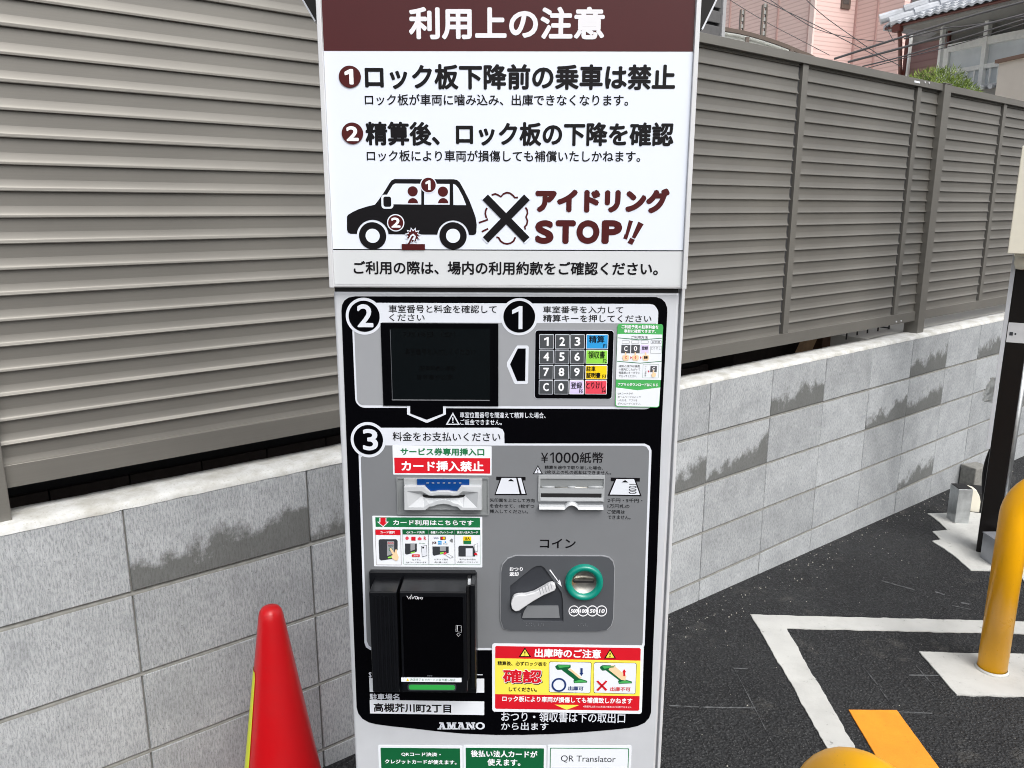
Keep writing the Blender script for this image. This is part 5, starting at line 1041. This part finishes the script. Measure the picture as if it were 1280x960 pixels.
# cross over the exhaust puff
for pts in ([(262, 200), (310, 185), (345, 198), (385, 222), (420, 185), (465, 168), (510, 178), (545, 205), (570, 235), (612, 232)], [(200, 372), (182, 410), (178, 450), (190, 500), (212, 528), (92, 570)], [(130, 690), (215, 648)], [(712, 365), (735, 400), (740, 445), (720, 492), (740, 545), (730, 595), (702, 625), (712, 660)], [(325, 762), (355, 768), (380, 812), (420, 842), (468, 852), (515, 842), (555, 812), (578, 762)]):
    stroke('puff_picture', pts, ZX, F2, .0022, M['maroon_ink'])
for pts in ([(140, 265), (212, 192), (768, 762), (692, 834)], [(695, 192), (770, 268), (216, 834), (145, 762)]):
    c_ = (sum(p[0] for p in pts) / 4, sum(p[1] for p in pts) / 4)
    poly('cross_outline', [(c_[0] + (x - c_[0]) * 1.05 + (12 if x > c_[0] else -12) * 0, c_[1] + (y - c_[1]) * 1.05) for x, y in pts], ZX, F2 + .0002, M['sign_white']);
poly('cross_mark', [(140, 265), (212, 192), (768, 762), (692, 834)], ZX, F2 + .0004, M['black_ink']); poly('cross_mark', [(695, 192), (770, 268), (216, 834), (145, 762)], ZX, F2 + .0006, M['black_ink'])
# --- rain hood behind and above the board
wh = -.03
HB = [(394.2, 27), (366, -22), (352, -75)]; HB2 = [(920, -75), (906, -22), (877.5, 37)]
hoodl = [ML(x, y, wh) for x, y in HB + HB2]
plate('hood', [hoodl], wh, .12, M['post_black'])
for s_, e_ in ((HB[0], HB[1]), (HB[1], HB[2]), (HB2[0], HB2[1]), (HB2[1], HB2[2])):
    a = ML(*s_, wh); b = ML(*e_, wh); d = (b - a).normalized(); nn = Vector((-d.y, d.x)) * .001
    MB().hexa([(a.x - nn.x, .029, a.y - nn.y), (b.x - nn.x, .029, b.y - nn.y), (b.x - nn.x, .152, b.y - nn.y), (a.x - nn.x, .152, a.y - nn.y), (a.x + nn.x, .029, a.y + nn.y), (b.x + nn.x, .029, b.y + nn.y), (b.x + nn.x, .152, b.y + nn.y), (a.x + nn.x, .152, a.y + nn.y)]).obj('hood_edge', M['white_paint'], mroot)
zt_ = max(p.y for p in hoodl); MB().box(hoodl[2].x - .02, hoodl[3].x + .02, -.03, .17, zt_, zt_ + .02).obj('hood_roof', M['white_paint'], mroot, bevel=.004)
C.objects.unlink(_co); bpy.data.objects.remove(_co)

# ================================================================ TRAFFIC CONE
cpos = Vector((-.506, 1.49, 0)); cpos.z = gz(cpos.x, cpos.y)
ct = CAMZ - .812 - cpos.z
cone = empty('traffic_cone', cpos); tag(cone, 'red traffic cone with lime tape standing in front of the block wall', 'cone')
def cr_(z):  # radius at height
    t = (ct - z); return .0252 + max(0, t - .02) * .146
prof = [(cr_(z), z) for z in (.03, .1, .2, .3, .4, .5, .6, ct - .04)] + [(.0258, ct - .024), (.0232, ct - .012), (.0178, ct - .004), (.010, ct - .0005), (.0001, ct)]
MB().lathe(prof, 64).obj('cone_body', M['cone'], cone, smooth=True)
b_ = MB().box(-.19, .19, -.19, .19, .0, .032).obj('cone_base', M['cone'], cone, bevel=.015)
# lime tape patch wrapped round the left side
m = MB(); a0, a1 = 150, 224; zt0 = ct - .138; n = 16
for i in range(n + 1):
    a = R(a0 + (a1 - a0) * i / n)
    for z in (.10, .25, zt0 - .0 if i < n else zt0 - .012): r_ = cr_(z) + .0012; m.v.append((r_ * math.cos(a), r_ * math.sin(a), z))
    if i: o = 3 * i; m.f += [(o - 3, o, o + 1, o - 2), (o - 2, o + 1, o + 2, o - 1)]
tp_ = m.obj('lime_tape', M['tape'], cone, smooth=True)
m = MB()
for i, z in enumerate((zt0 - .03, zt0 - .06, zt0 - .085, zt0 - .12, zt0 - .15)):
    for j in range(3):
        m = MB(); a = R(168 + j * 11); b = R(168 + j * 11 + 7); z1 = z - .014; q = [(cr_(z_) + .0018, an, z_) for z_, an in ((z, a), (z, b), (z1, b), (z1, a))]; m.add([(r_ * math.cos(an), r_ * math.sin(an), z_) for r_, an, z_ in q], [(0, 1, 2, 3)])
        m.obj('print_mark', M['black_ink'], tp_)

# ================================================================ YELLOW BOLLARDS (bent pipe guards)
def guard(p, az, h, length, lab_):
    p = Vector(p); p.z = gz(p.x, p.y); g_ = empty('pipe_guard', p); tag(g_, lab_, 'bollard', 'yellow pipe guards')
    d = Vector((math.sin(R(az)), math.cos(R(az)), 0)); rb = .13; P = [Vector((0, 0, 0)), Vector((0, 0, h - rb))]
    for k in range(1, 13): t = R(90 * k / 12); P.append(d * (rb - rb * math.cos(t)) + Vector((0, 0, h - rb + rb * math.sin(t))))
    P.append(d * (length - rb) + Vector((0, 0, h)))
    for k in range(1, 13): t = R(90 * k / 12); P.append(d * (length - rb + rb * math.sin(t)) + Vector((0, 0, h - rb + rb * math.cos(t))))
    e = d * length; e.z = gz(p.x + e.x, p.y + e.y) - p.z; P.append(e)
    MB().tube(P, .0445, 32).obj('pipe', M['bollard'], g_, smooth=True)
    for q in (P[0], P[-1]): MB().lathe([(.046, .0005), (.052, .0005), (.05, .006), (.046, .010)], 32, (q.x, q.y, q.z + .004)).obj('paint_collar', M['line_white'], g_, smooth=True)
bp = GP(1239.5, 838); guard((bp.x, bp.y, 0), 118, .69, .8, 'yellow bent pipe guard at the right edge standing on a white painted patch')
q_ = GP(1106, 1024, .66) - Vector((math.sin(R(163)), math.cos(R(163)), 0)) * .13
guard((q_.x, q_.y, 0), 163, .69, .8, 'yellow bent pipe guard in the foreground with only its top bend in view')

# ================================================================ BLACK POST WITH CONTROL BOX
pp = GP(1238, 694); pp = Vector((pp.x, pp.y, 0)); pp.z = gz(pp.x, pp.y)
PV = VP((pp.x, pp.y), 90 + 32)
if PV.n.y < 0: PV.n = -PV.n
post = empty('equipment_post', pp, (0, 0, R(-32))); tag(post, 'black equipment post with pale box and white edge at the right border', 'post')
xl_, _ = PV.px(1246.5, 500); xr_, _ = PV.px(1273, 500); xw, _ = PV.px(1241.5, 500)
MB().box(xl_, xr_, -.004, .10, 0, 2.4).obj('pole', M['post_black'], post, bevel=.004)
MB().box(xl_ - .017, xl_ - .001, -.003, .02, .50, 2.3).obj('white_edge', M['white_paint'], post, bevel=.001)
s_, za = PV.px(1262, 403, -.006); s2, zb_ = PV.px(1290, 430, -.006)
lb_ = MB().box(s_ - .003, xr_ - .002, -.0055, -.003, zb_ - pp.z, za - pp.z).obj('label_plate', M['alu'], post)
MB().box(s_ + .005, s_ + .018, -.0062, -.005, zb_ - pp.z + .03, zb_ - pp.z + .045).obj('print_mark', M['coin_recess'], lb_); MB().box(s_ + .024, s_ + .030, -.0062, -.005, zb_ - pp.z + .034, zb_ - pp.z + .042).obj('print_mark', M['coin_recess'], lb_)
# pale control box mounted on the post, turned a little
bx = MB(); tA = PV.px(1270.5, 186, -.02); tB = PV.px(1256, 314, -.02)
zt1, zb1 = tA[1] - pp.z, tB[1] - pp.z; x0 = tB[0] + .0
MB().box(0, .30, -.13, .02, zb1, zt1).obj('control_box', M['beige'], post, bevel=.004, loc=(x0 + .012, .0, 0)); MB().box(-.002, .302, -.14, -.132, zb1 - .004, zt1 + .004).obj('box_lid', M['beige'], post, bevel=.003, loc=(x0 + .012, 0, 0))
q = PV.px(1273, 330, -.03); MB().lathe([(.0, -.055), (.02, -.052), (.028, -.03), (.028, .0), (.032, .0), (.032, .02), (.0, .02)], 20, (q[0] + .012, -.03, zb1 - .02)).obj('conduit_gland', M['beige'], post, smooth=True)
q = PV.px(1268, 540, .05); q0 = PV.px(1258, 640, .05)
MB().tube([(q[0] + .0, .04, 1.1), (q[0] + .0, .045, 0)], .014, 14).obj('conduit', M['galv'], post, smooth=True)
for k in range(6):   # loose cables behind the post
    a = PV.px(1247 - k * 1.5, 545 + k * 6, .14); b = PV.px(1228 + k * 2.2, 600 + k * 3, .14); c_ = PV.px(1232 + k * 1.4, 655, .12)
    P = []; p0, p1, p2, p3 = Vector((a[0], .13, a[1] - pp.z)), Vector((b[0] - .02, .15, b[1] - pp.z + .06)), Vector((b[0], .13, b[1] - pp.z - .04)), Vector((c_[0] + .01, .10, c_[1] - pp.z))
    for i in range(17): t = i / 16; P.append((1 - t) ** 3 * p0 + 3 * (1 - t) ** 2 * t * p1 + 3 * (1 - t) * t * t * p2 + t ** 3 * p3)
    MB().tube(P, .0065, 8).obj('loose_cable', M['cable'], post, smooth=True)
# silver box at the foot
sb = GP(1242.5, 710); s2_ = GP(1224.5, 697.5); sbz = gz(sb.x, sb.y); e_ = (s2_ - sb); ang = math.atan2(e_.y, e_.x) - math.pi / 2
sbo = empty('silver_box', (sb.x, sb.y, sbz), (0, 0, ang)); tag(sbo, 'small silver steel box on the ground at the foot of the black post', 'box')
MB().box(0, .2, 0, Vector((e_.x, e_.y, 0)).length, 0, .122).obj('body', M['silver'], sbo, bevel=.003); MB().box(-.002, .202, -.002, Vector((e_.x, e_.y, 0)).length + .002, .1222, .127).obj('lid', M['silver'], sbo, bevel=.001)
# galvanised stub post
gp_ = GP(1193, 655); gp_.z = gz(gp_.x, gp_.y); sp_ = empty('stub_post', gp_, (0, 0, R(-3))); tag(sp_, 'short galvanised square stub post with black top by the block wall', 'post')
MB().box(0, .070, .0, .085, 0, .185).obj('tube', M['galv'], sp_, bevel=.002); MB().box(.002, .068, .002, .083, .1852, .188).obj('top_cap', M['gap_black'], sp_)
# curved beige cover beside it
bg_ = GP(1218, 640); bg_.z = gz(bg_.x, bg_.y); bc = empty('curved_cover', bg_, (0, 0, R(-20))); tag(bc, 'curved beige plastic cover beside the galvanised stub post', 'cover')
P = [(-.045, 0), (-.045, .135), (-.02, .13), (.0, .115), (.014, .09), (.022, .06), (.022, .0)]
m = MB(); k = len(P); m.v = [(x, 0, z) for x, z in P] + [(x, .03, z) for x, z in P]; m.f = [(i, (i + 1) % k, k + (i + 1) % k, k + i) for i in range(k)] + [tuple(range(k)), tuple(range(k, 2 * k))]
m.obj('shell', M['beige'], bc, bevel=.002); MB().box(.0, .16, .02, .16, 0, .10).obj('black_housing', M['gap_black'], bc, bevel=.004)
# loose concrete block and crumpled plastic bag
cb_ = GP(1226, 632); cb_.z = gz(cb_.x, cb_.y); co_ = MB().box(-.03, .09, 0, .1, 0, .13).obj('concrete_piece', M['mortar_joint'], None, bevel=.006, loc=cb_ + Vector((.12, .24, 0))); co_.rotation_euler.z = R(20); tag(co_, 'loose upright concrete piece behind the black cables', 'concrete block')
pb = PV.px(1240, 487, .13); bp_ = PV.at(pb[0], .13, pb[1]); m = MB(); n = 10
for j in range(n):
    for i in range(14):
        a = 2 * math.pi * i / 14; z = j / (n - 1); r_ = (.016 + .02 * (1 - z)) * (1 + .5 * noise.noise(Vector((math.cos(a) * 2, math.sin(a) * 2, z * 4)))); m.v.append((r_ * math.cos(a), r_ * math.sin(a) * .6, (z - .5) * .11))
for j in range(n - 1):
    for i in range(14): a = j * 14 + i; b = j * 14 + (i + 1) % 14; m.f.append((a, b, b + 14, a + 14))
tag(m.obj('plastic_bag', M['white_sheet'], None, loc=bp_), 'small crumpled white plastic bag tied behind the black post', 'bag')
